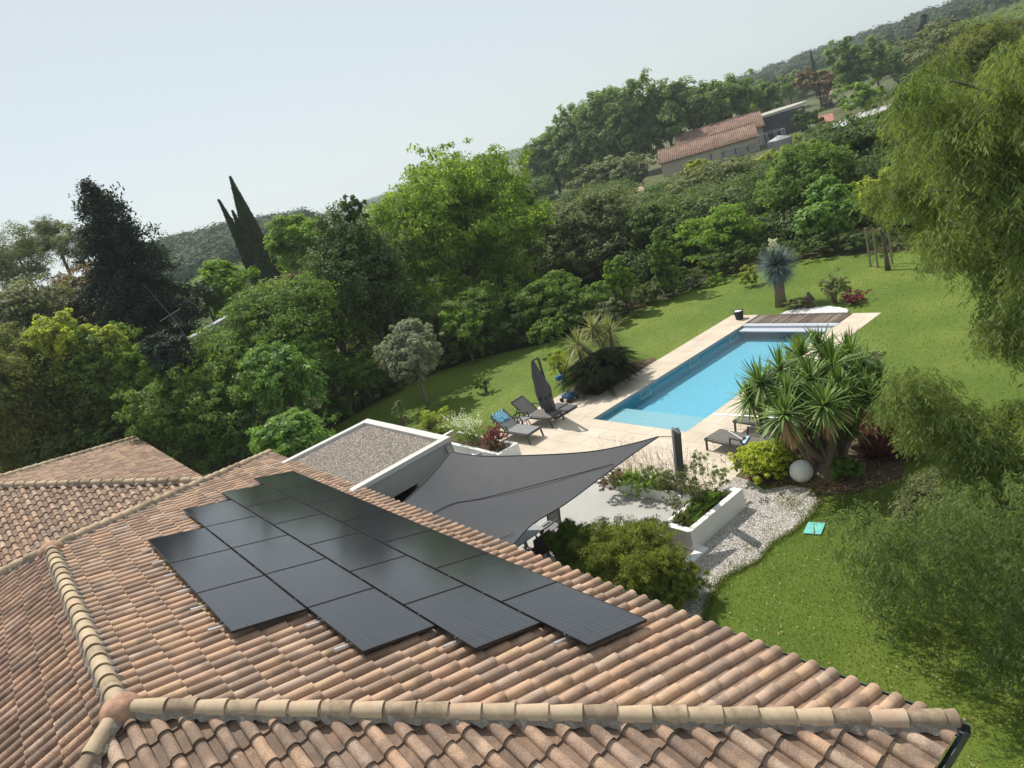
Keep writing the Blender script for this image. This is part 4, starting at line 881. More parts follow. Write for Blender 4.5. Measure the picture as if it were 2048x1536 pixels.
bush(1140, 1085, 48, 44, 13.8, g_mid, 'bamboo_shrub', 'smaller darker bamboo shrub left of the large one near the dark chair', leaf=.11, wid=.15, droop=.45, dens=2.8, lobes=14)
bush(1340, 1165, 60, 62, 12.3, g_bamboo, 'bamboo_shrub', 'right drooping bamboo shrub that overhangs the white gravel', leaf=.095, wid=.16, droop=.6, dens=4.0, lobes=18, clump=.12)
bush(1935, 1018, 112, 50, 14.2, g_olive, 'rosemary_shrub', 'wide dark grey green shrub on the lawn at the right edge', leaf=.07, wid=.3, dens=3.2, lobes=22)
bush(1905, 1090, 60, 26, 13.6, g_grey, 'low_shrub', 'thin silvery shrub in front of the wide dark shrub at right', leaf=.06, wid=.3, gap=.7)
bush(1690, 940, 30, 26, 16.0, g_mid, 'low_shrub', 'small broad leaved plant at the foot of the yucca trunks', leaf=.09, wid=.8)
bush(1820, 905, 45, 30, 17.2, g_mid, 'low_shrub', 'loose green undergrowth on the shaded lawn right of the yucca', leaf=.09, gap=.6)
bush(865, 848, 42, 36, 26.5, g_lime, 'nandina_bush', 'airy yellow green bush behind the gravel roof corner', leaf=.09, wid=.3, gap=.7)
bush(800, 830, 20, 30, 27, g_olive, 'thin_shrub', 'thin sparse shrub at the top edge of the gravel roof', airy=.6, gap=.4, dens=1.2)
bush(965, 765, 24, 14, 30, g_mid, 'weed_tuft', 'low tuft of weeds in the middle of the left lawn', leaf=.08)
# ------------------------------------------------------------------ white planters and their flowers
def stems(cx0, cx1, cy0, cy1, z, n, h0, h1, lean, seed, name, parent, m, tipm=None, tip=.03, wid=.006):
    r = np.random.default_rng(seed); x = r.uniform(cx0, cx1, n); y = r.uniform(cy0, cy1, n); h = r.uniform(h0, h1, n); lx = r.normal(0, lean, n)*h; ly = r.normal(0, lean, n)*h
    A = np.stack([lx, ly, h], 1); C0 = np.stack([x, y, np.full(n, z)], 1); cam_side = nrm(np.cross(A, r.normal(0, 1, (n, 3)))); w2 = wid/2
    T = C0+A
    V = np.stack([C0-cam_side*w2, C0+cam_side*w2, T+cam_side*w2*.5, T-cam_side*w2*.5], 1).reshape(-1, 3); leafobj(name, V, m, parent)
    if tipm:
        k = 5; idx = np.repeat(np.arange(n), k); P_ = T[idx]-A[idx]*r.uniform(0, .22, (n*k, 1))+r.normal(0, tip*.4, (n*k, 3)); nn = r.normal(0, 1, (n*k, 3)); B = np.cross(nn, r.normal(0, 1, (n*k, 3)))
        leafobj('blossoms', quads_leaf(P_, B, nn, np.full(n*k, tip), np.full(n*k, tip*.8)), tipm, parent)
pl = empty('white_planter', (-10.3, 11.2, 0), 'L shaped white rendered planter wall between patio, paving and gravel', 'planter')
b = MB(); b.bb(-10.67, -9.86, 9.98, 10.13, 0, .5); b.bb(-10.01, -9.86, 10.13, 11.95, 0, .5); b.bb(-10.67, -10.54, 10.13, 11.42, 0, .5); b.bb(-10.3, -10.01, 11.80, 11.95, 0, .5)
b.build('tall_wall', M_WH, pl, bevel=.006)
b = MB(); b.bb(-14.05, -10.67, 11.42, 11.56, 0, .30); b.bb(-14.05, -13.9, 11.56, 12.1, 0, .28); b.bb(-13.9, -10.3, 12.02, 12.1, 0, .1); b.bb(-14.95, -14.05, 11.50, 11.6, 0, .09)
b.build('low_wall', M_WH, pl, bevel=.006)
b = MB(); b.bb(-10.54, -10.01, 10.13, 11.8, .02, .42); b.bb(-13.9, -10.54, 11.56, 12.02, .02, .2); b.build('soil', M_SOIL, pl)
lv = empty('lavender_row', (-12.6, 11.8, .2), 'tufts of lavender and white flowers in the low arm of the planter', 'flower bed')
for i, (px, py, D, mm) in enumerate([(1215, 955, 17.4, g_brown), (1280, 965, 16.9, g_mid), (1310, 970, 16.7, g_bright), (1340, 985, 16.5, g_olive), (1232, 945, 17.5, g_brown), (1262, 935, 17.2, g_bright), (1295, 945, 17.0, g_mid), (1325, 955, 16.8, g_mid), (1245, 950, 17.3, g_bright)]):
    x, y, z = atd(px, py, D); V, rn, _ = crown(x, y, .45, .40, .36, 2600, .075, 50+i, lobes=12, wid=.14); leafobj('foliage', V, mm, lv, rn)
stems(-13.9, -10.8, 11.58, 12.0, .3, 260, .5, 1.05, .22, 61, 'stalks', lv, g_brown, leafmat('petal_mauve', (.16, .11, .20), (.30, .22, .36), .3), .028)
stems(-13.6, -11.0, 11.5, 12.0, .3, 60, .3, .5, .3, 62, 'stalks', lv, g_mid, g_white, .04)
nd = empty('nandina_shrub', (-10.28, 10.9, .42), 'airy nandina shrub with reddish sprigs in the tall planter arm', 'shrub')
for i, (px, py, D, R, RZ, n) in enumerate([(1385, 1000, 15.1, .42, .52, 2600), (1440, 965, 15.9, .40, .50, 2300), (1350, 1010, 14.8, .30, .30, 1100), (1415, 1000, 15.4, .40, .30, 1500), (1470, 935, 16.0, .2, .32, 700), (1400, 930, 15.9, .35, .4, 1500), (1370, 960, 15.5, .4, .45, 1800), (1400, 1030, 15.0, .34, .25, 1600), (1355, 1040, 14.5, .3, .2, 1000)]):
    x, y, z = atd(px, py, D); V, rn, _ = crown(x, y, z, R, RZ, n, .055, 70+i, lobes=11, wid=.3, gap=.6, airy=.3); leafobj('foliage', V, g_mid if i % 2 else g_olive, nd, rn)
stems(-10.5, -10.05, 10.2, 11.75, .42, 46, .5, 1.35, .16, 71, 'stems', nd, g_brown, g_olive, .05, .010)
gc = empty('planter_ground_cover', (-10.28, 11, .42), 'low dark green creeping plants in the tall planter arm', 'ground cover')
V, rn, _ = crown(-10.28, 10.95, .47, .36, .20, 5200, .055, 75, lobes=12, wid=.6); V[:, 1] = 10.95+(V[:, 1]-10.95)*2.5; leafobj('foliage', V, g_bright, gc, rn)
p2 = empty('white_planter', (-20.2, 11.5, 0), 'long white planter box at the left end of the terrace by the loungers', 'planter')
b = MB(); b.bb(-22.2, -18.3, 11.12, 11.24, 0, .5); b.bb(-22.2, -18.3, 11.86, 11.98, 0, .5); b.bb(-18.42, -18.3, 11.24, 11.86, 0, .5); b.bb(-22.2, -22.08, 11.24, 11.86, 0, .5)
b.build('wall', M_WH, p2, bevel=.006); MB().bb(-22.08, -18.42, 11.24, 11.86, .02, .43).build('soil', M_SOIL, p2)
ga = empty('red_gaura', (-18.95, 11.55, .43), 'crimson flowering bush at the right end of the long planter', 'flowers')
V, rn, _ = crown(-19.0, 11.55, .75, .55, .42, 2600, .06, 81, lobes=12, wid=.4); leafobj('blossoms', V, g_red, ga, rn)
V, rn, _ = crown(-19.0, 11.55, .60, .45, .28, 900, .07, 82, lobes=9, wid=.3); leafobj('foliage', V, g_brown, ga, rn); stems(-19.4, -18.6, 11.3, 11.8, .43, 80, .5, .95, .25, 83, 'stems', ga, g_brown, g_red, .04)
wf = empty('white_gaura', (-20.6, 11.6, .43), 'white flowering bush in the middle of the long planter', 'flowers')
V, rn, _ = crown(-20.6, 11.6, .78, .95, .45, 2600, .07, 84, lobes=14, wid=.3, gap=.8); leafobj('foliage', V, g_mid, wf, rn)
stems(-21.5, -19.7, 11.3, 11.85, .5, 190, .5, 1.0, .25, 85, 'stalks', wf, g_mid, g_white, .045)
# white kerb round the bamboo bed
b = MB(); b.bb(-12.2, -9.62, 9.98-.02, 10.17, -.05, .07); b.bb(-9.84, -9.62, 6.1, 9.96, -.05, .07)
kb = b.build('planting_bed_kerb', M_WH, bevel=.005); tag(kb, 'low white corner kerb round the bamboo bed beside the gravel', 'kerb')
flat_poly('planting_bed', [(-12.5, 5.5), (-9.84, 5.5), (-9.84, 9.96), (-12.5, 9.96)], .03, M_SOIL)

# ------------------------------------------------------------------ sail and post
def curve(P_, n=25):
    P_ = np.array(P_, float); t = np.linspace(0, 1, len(P_)); q = np.linspace(0, 1, n)
    # smooth interpolation (Catmull-Rom)
    out = []
    for v in q:
        i = min(int(v*(len(P_)-1)), len(P_)-2); f = v*(len(P_)-1)-i; p0 = P_[max(i-1, 0)]; p1 = P_[i]; p2_ = P_[i+1]; p3 = P_[min(i+2, len(P_)-1)]
        out.append(.5*((2*p1)+(-p0+p2_)*f+(2*p0-5*p1+4*p2_-p3)*f*f+(-p0+3*p1-3*p2_+p3)*f**3))
    return np.array(out)
S1 = (-15.34, 8.03, 2.62); ST = (-10.72, 10.62, 2.38); SR = (-10.35, 5.28, 2.45); SL = (-13.9, 5.25, 2.62)
def on(px, py, z): return gp(px, py, z)
eT = curve([S1, on(960, 912, 2.50), on(1050, 911, 2.42), on(1165, 905, 2.36), on(1245, 892, 2.36), ST])
eR = curve([ST, on(1270, 905, 2.36), on(1215, 945, 2.32), on(1130, 1008, 2.32), on(1065, 1048, 2.38), on(1023, 1092, 2.42), SR])
eB = curve([SL, (-12.1, 5.5, 2.5), SR]); eL = curve([S1, on(870, 942, 2.56), on(830, 983, 2.58), SL])
n_ = 25; u_ = np.linspace(0, 1, n_); Sg = np.zeros((n_, n_, 3))
for i in range(n_):          # u along top/bottom, v from top to bottom
    for j in range(n_):
        u = u_[i]; v = u_[j]
        Sg[i, j] = (1-v)*eT[i]+v*eB[i]+(1-u)*eL[j]+u*eR[j]-((1-u)*(1-v)*eT[0]+u*(1-v)*eT[-1]+(1-u)*v*eB[0]+u*v*eB[-1])
        Sg[i, j, 2] -= .16*math.sin(PI*u)*math.sin(PI*v)
m, nt = mat('sail_cloth'); p = opos(nt)
c = mix(nt, noise(nt, p, 260, 2, .8), (.036, .039, .048), (.078, .082, .094))
c = mix(nt, math_(nt, 'MULTIPLY', noise(nt, p, 1.3, 4), .35), c, (.085, .083, .082))
d1 = pbsdf(nt, c, .65, 0, .35, bump(nt, noise(nt, p, 2.2, 3), .35, .05)); t1 = N(nt, 'ShaderNodeBsdfTranslucent'); t1.inputs[0].default_value = (.09, .09, .10, 1)
x = N(nt, 'ShaderNodeMixShader'); x.inputs[0].default_value = .2; L(nt, d1, x.inputs[1]); L(nt, t1.outputs[0], x.inputs[2]); surf(nt, x.outputs[0])
sail = empty('shade_sail', S1, 'dark grey stretched shade sail over the patio', 'shade sail')
mesh_from('cloth', Sg.reshape(-1, 3), np.array([(i*n_+j, (i+1)*n_+j, (i+1)*n_+j+1, i*n_+j+1) for i in range(n_-1) for j in range(n_-1)]), m, sail, smooth=True)
M_SEAM = plain('sail_seam', (.03, .032, .038), .7)
def seam(pts):
    fl = Sg.reshape(-1, 3); out = []
    for px, py in pts:
        d = ray(px, py); w_ = fl-CAM; t = w_@d; dist = np.linalg.norm(w_-t[:, None]*d, axis=1); k = np.argsort(dist)[:4]; tt = np.average(t[k], weights=1/(dist[k]+1e-3)); out.append(CAM+d*tt+np.array([0, 0, .03]))
    return curve(out, 30)
MB().tube([tuple(v) for v in seam([(852, 1036), (905, 1010), (960, 1000), (1060, 975), (1165, 947), (1228, 930)])], .012, 5).build('seam', M_SEAM, sail)
MB().tube([tuple(v) for v in seam([(985, 1085), (1005, 1078), (1030, 1068)])], .008, 5).build('seam', M_SEAM, sail)
for e in (eT, eR, eL): MB().tube([tuple(v) for v in e], .016, 6).build('edge_hem', M_SEAM, sail, smooth=True)
pb = Vector((-11.45, 11.62, .2)); ptp = Vector(gp(1352, 862, 2.42))
post = empty('sail_post', pb, 'leaning square dark grey steel post holding the tip of the sail', 'post')
MB().beam(pb, ptp, .17, .17).build('post', plain('post_grey', (.10, .105, .12), .45, .2), post, bevel=.008)
MB().beam(ptp+Vector((-.02, -.02, -.004)), ptp+Vector((0, 0, .025)), .18, .18).build('post_cap', plain('post_cap_grey', (.25, .26, .28), .5), post)
MB().tube([ST, ptp+Vector((-.08, -.05, -.12))], .010, 6).build('tension_wire', plain('steel', (.3, .3, .32), .35, .8), post)
M_STEEL = plain('galvanised', (.45, .46, .48), .4, .7)
br = empty('wall_bracket', (-15.55, 8.1, 2.6), 'small steel sail fixing on the corner of the white annex', 'bracket')
MB().box((-15.53, 8.1, 2.62), (.06, .12, .2)).build('plate', M_STEEL, br); MB().tube([(-15.5, 8.1, 2.62), S1], .018, 6).build('turnbuckle', M_STEEL, br)

# ------------------------------------------------------------------ terrace furniture
M_DKFR = plain('dark_frame', (.055, .055, .06), .45, .3)
M_SLING = plain('sling_fabric', (.125, .115, .105), .8, var=.08); M_SLING2 = plain('sling_fabric_grey', (.20, .205, .205), .8, var=.08)
def lounger(loc, rz, label, back, sling, armrest=False):
    """x = from foot (0) to head (1.95); back = backrest angle in degrees"""
    o = empty('sun_lounger', (0, 0, 0), label, 'sun lounger', 'loungers round the pool'); W = .64; h = .33
    b = MB()
    for y in (-1, 1): b.beam((0, y*W/2, h), (1.95, y*W/2, h), .04, .05)
    for xx in (0, 1.9): b.beam((xx, -W/2, h), (xx, W/2, h), .04, .05)
    b.build('frame', M_DKFR, o, local=True)
    for xx, dx in ((.06, -.05), (1.62, .12)):
        for y in (-1, 1): MB().beam((xx, y*W/2, h), (xx+dx, y*(W/2), 0), .045, .045).build('leg', M_DKFR, o, local=True)
    MB().box((.58, 0, h+.035), (1.14, W-.06, .03)).build('seat', sling, o, local=True, bevel=.008)
    a = math.radians(back); bl = .78; p0 = Vector((1.16, 0, h+.035)); p1 = p0+Vector((math.cos(a)*bl, 0, math.sin(a)*bl))
    MB().beam(p0, p1, W-.06, .03).build('backrest', sling, o, local=True, bevel=.008)
    b = MB()
    for y in (-1, 1): b.beam(p0+Vector((0, y*(W/2-.02), 0)), p1+Vector((0, y*(W/2-.02), 0)), .04, .04)
    b.beam(p1+Vector((0, -(W/2-.02), 0)), p1+Vector((0, W/2-.02, 0)), .04, .04)
    if back > 5:
        q = p0.lerp(p1, .6)
        for y in (-1, 1): b.beam(q+Vector((0, y*(W/2-.03), 0)), (1.75, y*(W/2-.03), h), .03, .03)
    b.build('back_frame', M_DKFR, o, local=True)
    if armrest:
        for y in (-1, 1):
            b = MB(); yy = y*(W/2+.03); b.beam((.95, yy, h), (1.0, yy, h+.24), .03, .04); b.beam((1.0, yy, h+.25), (1.38, yy, h+.25), .05, .03); b.beam((1.36, yy, h+.25), (1.62, yy, .05), .03, .04)
            b.build('armrest', M_DKFR, o, local=True)
    o.location = loc; o.rotation_euler = (0, 0, rz); return o
lounger((-18.72, 13.02, .018), PI+.05, 'dark lounger with raised back and a blue towel, nearest the red flowers', 42, M_SLING2, True)
lounger((-18.95, 14.25, .018), PI+.12, 'dark lounger with raised back, next to the closed umbrella', 42, M_SLING, True)
lounger((-12.50, 14.42, .018), -.13, 'flat brown lounger with armrests in front of the lime dome shrub', 0, M_SLING, True)
lounger((-12.40, 15.60, .018), -.06, 'flat brown lounger half hidden under the yucca leaves', 0, M_SLING, False)
m, nt = mat('towel_blue'); p = opos(nt); surf(nt, pbsdf(nt, ramp(nt, noise(nt, p, 9, 3), [(.4, (.03, .20, .36)), (.55, (.25, .52, .62)), (.7, (.06, .30, .48))]), .9, 0, .2, bump(nt, noise(nt, p, 60, 3), .5, .01)))
V = []
for i in range(15):
    for j in range(13):
        u = i/14; v = j/12; yy = (v-.5)*.50+math.sin(u*7)*.02; s = (u-.45)*.85; a = math.radians(42)
        # over the top edge of the backrest
        bx = -18.72-(1.16+math.cos(a)*.78); bz = .018+.365+math.sin(a)*.78
        if s > 0: X = bx+math.cos(a)*s+.0; Z = bz-math.sin(a)*s+.04
        else: X = bx-.05+s*.12; Z = bz+s*.9+.03
        V.append((X, 12.92+yy+.03*math.sin(i*1.3), Z+.018*math.sin(j*1.9+i*.7)))
tw = mesh_from('beach_towel', np.array(V), np.array([(i*13+j, (i+1)*13+j, (i+1)*13+j+1, i*13+j+1) for i in range(14) for j in range(12)]), m, None, smooth=True)
sd = tw.modifiers.new('thick', 'SOLIDIFY'); sd.thickness = .012
tag(tw, 'blue and turquoise towel draped over the back of a lounger', 'towel')
st = empty('side_table', (-20.0, 13.68, .018), 'small round grey side table between the two dark loungers', 'table')
MB().lathe((-20.0, 13.68, .40), [(.25, 0), (.26, .012), (.25, .025), (0, .025)], 22).build('table_top', M_SLING2, st)
for k in range(3):
    a = k*2.094+.3; MB().beam((-20+.08*math.cos(a), 13.68+.08*math.sin(a), .40), (-20+.22*math.cos(a), 13.68+.22*math.sin(a), .02), .025, .025).build('leg', M_DKFR, st)
# umbrella
um = empty('cantilever_umbrella', (-19.98, 15.0, .018), 'closed dark grey cantilever umbrella on a dark slab base', 'umbrella')
M_SLAB = plain('base_slab', (.07, .07, .078), .6)
for (x, y) in ((-.28, -.28), (.28, -.28), (-.28, .28), (.28, .28)): MB().box((-19.98+x+.1, 15.05+y, .06), (.52, .52, .075)).build('base_slab', M_SLAB, um, bevel=.01)
MB().box((-19.88, 15.05, .11), (1.1, .08, .03)).box((-19.88, 15.05, .112), (.08, 1.1, .03)).build('base_cross', M_DKFR, um)
ut = Vector(gp(1076, 716, 2.48)); ub = Vector((-19.98, 15.0, .06))
MB().beam(ub, ut, .09, .07).build('pole', M_DKFR, um, bevel=.01)
cb_ = Vector(gp(1101, 822, .35)); ct = Vector(gp(1064, 722, 2.42))
b = MB(); vs = []; fs = []; n = 28; K = 16; rr_ = random.Random(2)
for k in range(K+1):
    t = k/K; c = cb_.lerp(ct, t); R = (.17+.07*math.sin(t*PI))*(1-.72*max(0, t-.45)/.55) if t < .995 else .03
    for q in range(n):
        a = 2*PI*q/n; f = 1+.26*math.cos(a*8+1.5*math.sin(t*5))+.10*math.sin(a*3+t*11)
        vs.append((c.x+R*f*math.cos(a), c.y+R*f*math.sin(a), c.z-.04*math.sin(a*4) if 0 < k < K else c.z))
for k in range(K):
    for q in range(n): fs.append((k*n+q, k*n+(q+1) % n, (k+1)*n+(q+1) % n, (k+1)*n+q))
fs.append(tuple(range(n))[::-1]); fs.append(tuple(K*n+q for q in range(n)))
b.add(vs, fs); b.build('canopy', plain('canopy_cloth', (.085, .083, .098), .85, var=.1), um, smooth=True)
MB().tube([cb_.lerp(ct, .30)+Vector((.0, 0, 0)), cb_.lerp(ct, .33)], [.26, .26], 18).build('strap', M_SEAM, um)
MB().beam(ct, ut, .05, .05).build('arm', M_DKFR, um)
# pool robot on its trolley
rb = empty('pool_robot', (-20.35, 16.05, .018), 'blue pool cleaning robot on a wheeled trolley beside the sago cycad', 'pool robot')
M_BLUE = plain('robot_blue', (.03, .14, .30), .4); M_BLK = plain('rubber_black', (.02, .02, .022), .7)
b = MB(); b.box((-20.2, 16.02, .22), (.46, .40, .20)); b.build('body', M_BLUE, rb, bevel=.05)
b = MB(); b.box((-20.2, 16.02, .34), (.26, .26, .08)); b.build('lid', plain('robot_grey', (.30, .36, .42), .4), rb, bevel=.03)
for x, y in ((-.2, -.22), (.2, -.22), (-.2, .22), (.2, .22)): MB().tube([(-20.2+x, 16.02+y-.03, .10), (-20.2+x, 16.02+y+.03, .10)], .09, 12).build('wheel', M_BLK, rb)
MB().beam((-20.50, 16.1, .12), (-20.62, 16.14, .78), .04, .04).build('trolley_pole', M_STEEL, rb)
MB().box((-20.62, 16.14, .86), (.16, .26, .18)).build('control_box', M_BLUE, rb, bevel=.02)
# bucket, statue, ball, lids
bk = empty('bucket', (-18.52, 24.62, .018), 'black plastic bucket with white contents by the wooden deck', 'bucket')
MB().lathe((-18.52, 24.62, .018), [(.15, 0), (.20, .36), (.215, .37), (.205, .38), (.19, .33)], 20).build('body', M_BLK, bk)
MB().lathe((-18.52, 24.62, .35), [(.188, 0), (.15, .03), (0, .045)], 16).build('contents', plain('white_powder', (.7, .72, .75), .8), bk, smooth=True)
MB().tube([(-18.72+.2*(1-math.cos(a)), 24.62, .39+.03*math.sin(a)) for a in np.linspace(0, PI, 9)], .008, 5).build('handle', M_STEEL, bk)
s0 = (-15.95, 25.75, .04)
b = MB(); b.lathe(s0, [(.19, 0), (.20, .05), (.14, .10), (.105, .17), (.125, .25), (.155, .33), (.16, .41), (.14, .49), (.10, .55), (.075, .57), (.07, .61), (.04, .66), (0, .69)], 20, 1., .85)
b.box((s0[0]+.10, s0[1]-.10, .38), (.05, .05, .10), .8); b.box((s0[0]-.11, s0[1]-.09, .38), (.03, .06, .14)); b.box((s0[0]+.13, s0[1]+.09, .38), (.03, .06, .14))
stt = b.build('garden_statue', plain('rusty_stone', (.075, .05, .04), .8, var=.3), smooth=True); tag(stt, 'dark brown carved head ornament on white pebbles', 'statue')
b = MB(); bl_ = (-9.27, 13.42)
b.lathe((bl_[0], bl_[1], .0), [(.0001, .02)]+[(.27*math.sin(a), .29-.27*math.cos(a)) for a in np.linspace(.15, PI-.02, 22)]+[(0, .56)], 36)
bal = b.build('ball_lamp', None, smooth=True); m, nt = mat('opal_plastic'); pb_ = N(nt, 'ShaderNodeBsdfPrincipled'); pb_.inputs['Base Color'].default_value = (.82, .81, .78, 1); pb_.inputs['Roughness'].default_value = .45; surf(nt, pb_.outputs[0]); bal.data.materials.append(m)
tag(bal, 'white ball shaped garden lamp in front of the yucca trunks', 'lamp')
b = MB(); b.box((-8.06, 11.74, .022), (.36, .44, .03), .28); hx_ = b.build('access_hatch', plain('turquoise_plastic', (.16, .52, .46), .5, var=.15), bevel=.008); tag(hx_, 'turquoise plastic hatch lid lying in the grass beside the gravel', 'hatch')
b = MB(); b.box((-5.75, 12.35, .025), (.55, .5, .04), .2); hx_ = b.build('access_hatch', plain('pale_green_plastic', (.38, .52, .36), .5, var=.15), bevel=.01); tag(hx_, 'pale green hatch lid half hidden under the shrub at right', 'hatch')
for i, (dx, dy, lb) in enumerate([(-.45, -.1, 'left'), (-.02, -.35, 'middle'), (.42, .05, 'right')]):
    x, y = -15.7+dx, 31.3+dy
    o = MB().tube([(x, y, -.1), (x+.02*i, y, 1.75)], .045, 8).build('tree_stake', plain('stake_wood', (.26, .21, .16), .85)); tag(o, lb+' of the three wooden stakes round the young tree', 'stake', 'wooden tree stakes')
# poles on the loungers
o = MB().tube([(-13.2, 15.45, .43), (-9.9, 15.75, .43)], .014, 8).build('telescopic_pole', M_ALU); tag(o, 'long white telescopic pool pole lying across the lounger by the yucca', 'pole')
bp = empty('pool_brush', (-11.6, 14.3, .40), 'pool brush with short pole lying on the flat brown lounger', 'pool brush')
MB().tube([(-12.1, 14.62, .41), (-11.35, 14.25, .41)], .012, 7).build('pole', M_ALU, bp); MB().box((-11.3, 14.25, .42), (.10, .42, .05), .3).build('brush_head', plain('brush_blue', (.35, .55, .66), .5), bp, bevel=.01); MB().box((-11.36, 14.27, .45), (.06, .08, .06), .3).build('joint', M_BLK, bp)
# dining table and chairs under the sail
M_TG = plain('table_grey', (.30, .33, .36), .5, var=.05)
tb = empty('dining_table', (-13.42, 7.55, 0), 'grey slatted dining table under the edge of the sail', 'table')
b = MB()
for k in range(9): b.box((-13.87+k*.112, 7.5, .74), (.10, 1.9, .025))
b.build('table_top', M_TG, tb); b = MB(); b.bb(-13.9, -12.95, 6.56, 6.60, .66, .725); b.bb(-13.9, -12.95, 8.40, 8.44, .66, .725); b.build('apron', M_DKFR, tb)
for x, y in ((-13.86, 6.6), (-13.0, 6.6), (-13.86, 8.38), (-13.0, 8.38)): MB().box((x, y, .345), (.07, .07, .67)).build('leg', M_DKFR, tb)
def chair(loc, rz, label, sling):
    o = empty('dining_chair', (0, 0, 0), label, 'chair', 'dining chairs under the sail')
    for x in (-.24, .24):
        for y, dy in ((-.22, -.05), (.22, .10)): MB().beam((x, y, .44), (x, y+dy, 0), .03, .03).build('leg', M_DKFR, o, local=True)
        MB().beam((x, -.24, .62), (x, .22, .64), .035, .03).build('armrest', M_DKFR, o, local=True)
    MB().box((0, 0, .45), (.46, .46, .025)).build('seat', sling, o, local=True); MB().beam((0, .24, .47), (0, .34, .95), .44, .02).build('backrest', sling, o, local=True)
    b = MB()
    for x in (-.24, .24): b.beam((x, .22, .40), (x, .35, .97), .03, .03)
    b.beam((-.25, .35, .97), (.25, .35, .97), .03, .03); b.build('back_frame', M_DKFR, o, local=True)
    o.location = loc; o.rotation_euler = (0, 0, rz); return o
chair((-13.30, 8.78, .012), 0., 'chair with pale grey back at the head of the slatted table', M_SLING2)
chair((-12.72, 7.95, .012), -PI/2, 'dark chair on the near side of the slatted table', plain('sling_black', (.04, .04, .045), .7))
chair((-12.72, 7.2, .012), -PI/2, 'dark chair hidden under the sail at the slatted table', plain('sling_black_2', (.045, .045, .05), .7))
# white lounge set beside the annex
M_WF = plain('white_frame', (.72, .72, .70), .5, var=.03); M_CUSH = plain('cushion_grey', (.30, .31, .33), .9)
def armchair(loc, rz, label):
    o = empty('garden_armchair', (0, 0, 0), label, 'armchair', 'white garden armchairs by the annex')
    b = MB()
    for x in (-.33, .33): b.box((x, -.30, .29), (.05, .05, .58)); b.box((x, .32, .40), (.05, .05, .80)); b.box((x, 0, .60), (.07, .68, .035))
    b.box((0, 0, .26), (.66, .62, .04)); b.build('frame', M_WF, o, local=True)
    MB().box((0, -.02, .36), (.58, .58, .14)).build('seat_cushion', M_CUSH, o, local=True, bevel=.03); MB().box((0, .27, .62), (.56, .13, .42), rx=-.18).build('back_cushion', M_CUSH, o, local=True, bevel=.03)
    o.location = loc; o.rotation_euler = (0, 0, rz); return o
armchair((-20.55, 10.35, .012), PI/2+.2, 'white armchair right against the annex corner'); armchair((-18.75, 10.35, .012), -PI/2, 'white armchair with grey cushion behind the sail edge, facing the low table')
ct_ = empty('coffee_table', (-19.6, 10.35, .012), 'low pale slatted coffee table between the white armchairs', 'table')
b = MB()
for k in range(8): b.box((-19.6, 10.07+k*.08, .37), (.85, .07, .02))
b.build('table_top', plain('pale_wood', (.55, .52, .45), .6), ct_)
for x in (-.38, .38):
    for y in (-.28, .28): MB().box((-19.6+x, 10.35+y, .18), (.04, .04, .34)).build('leg', M_WF, ct_)

# ------------------------------------------------------------------ buildings beyond
M_RT = None
def rooftile(name, c1, c2, sc_=4.):
    m, nt = mat(name); tc = opos(nt); wv_ = N(nt, 'ShaderNodeTexNoise'); L(nt, tc, wv_.inputs['Vector']); wv_.inputs['Scale'].default_value = 5.
    c = ramp(nt, wv_.outputs['Fac'], [(.35, c1), (.65, c2)]); c = mix(nt, .35, c, ramp(nt, noise(nt, tc, .9, 4), [(.3, (.12, .08, .06)), (.7, (.5, .35, .27))]))
    surf(nt, pbsdf(nt, c, .85, 0, .2)); return m
M_RT = rooftile('old_roof_tiles', (.15, .088, .066), (.28, .175, .13)); M_RTB = rooftile('brown_roof_tiles', (.16, .10, .075), (.30, .20, .15)); M_RTR = rooftile('red_roof_tiles', (.36, .12, .09), (.48, .19, .14))
M_WB = plain('beige_render', (.42, .38, .31), .9, var=.12, vs=.6); M_WD = plain('dark_metal', (.055, .06, .07), .6, var=.2, vs=.5)
m, nt = mat('block_wall'); p = opos(nt); gn = N(nt, 'ShaderNodeNewGeometry')
mp = N(nt, 'ShaderNodeMapping'); mp.inputs['Rotation'].default_value = (math.radians(90), 0, 0); mp.inputs['Location'].default_value = (0, 0, 0); L(nt, p, mp.inputs['Vector'])
b = N(nt, 'ShaderNodeTexBrick'); L(nt, mp.outputs[0], b.inputs['Vector']); b.inputs['Scale'].default_value = 1.; b.inputs['Brick Width'].default_value = .75; b.inputs['Row Height'].default_value = .5; b.inputs['Mortar Size'].default_value = .03
b.inputs['Color1'].default_value = rgba((.30, .29, .27)); b.inputs['Color2'].default_value = rgba((.38, .36, .33)); b.inputs['Mortar'].default_value = rgba((.20, .19, .18))
surf(nt, pbsdf(nt, b.outputs[0], .9)); M_BLOCK = m
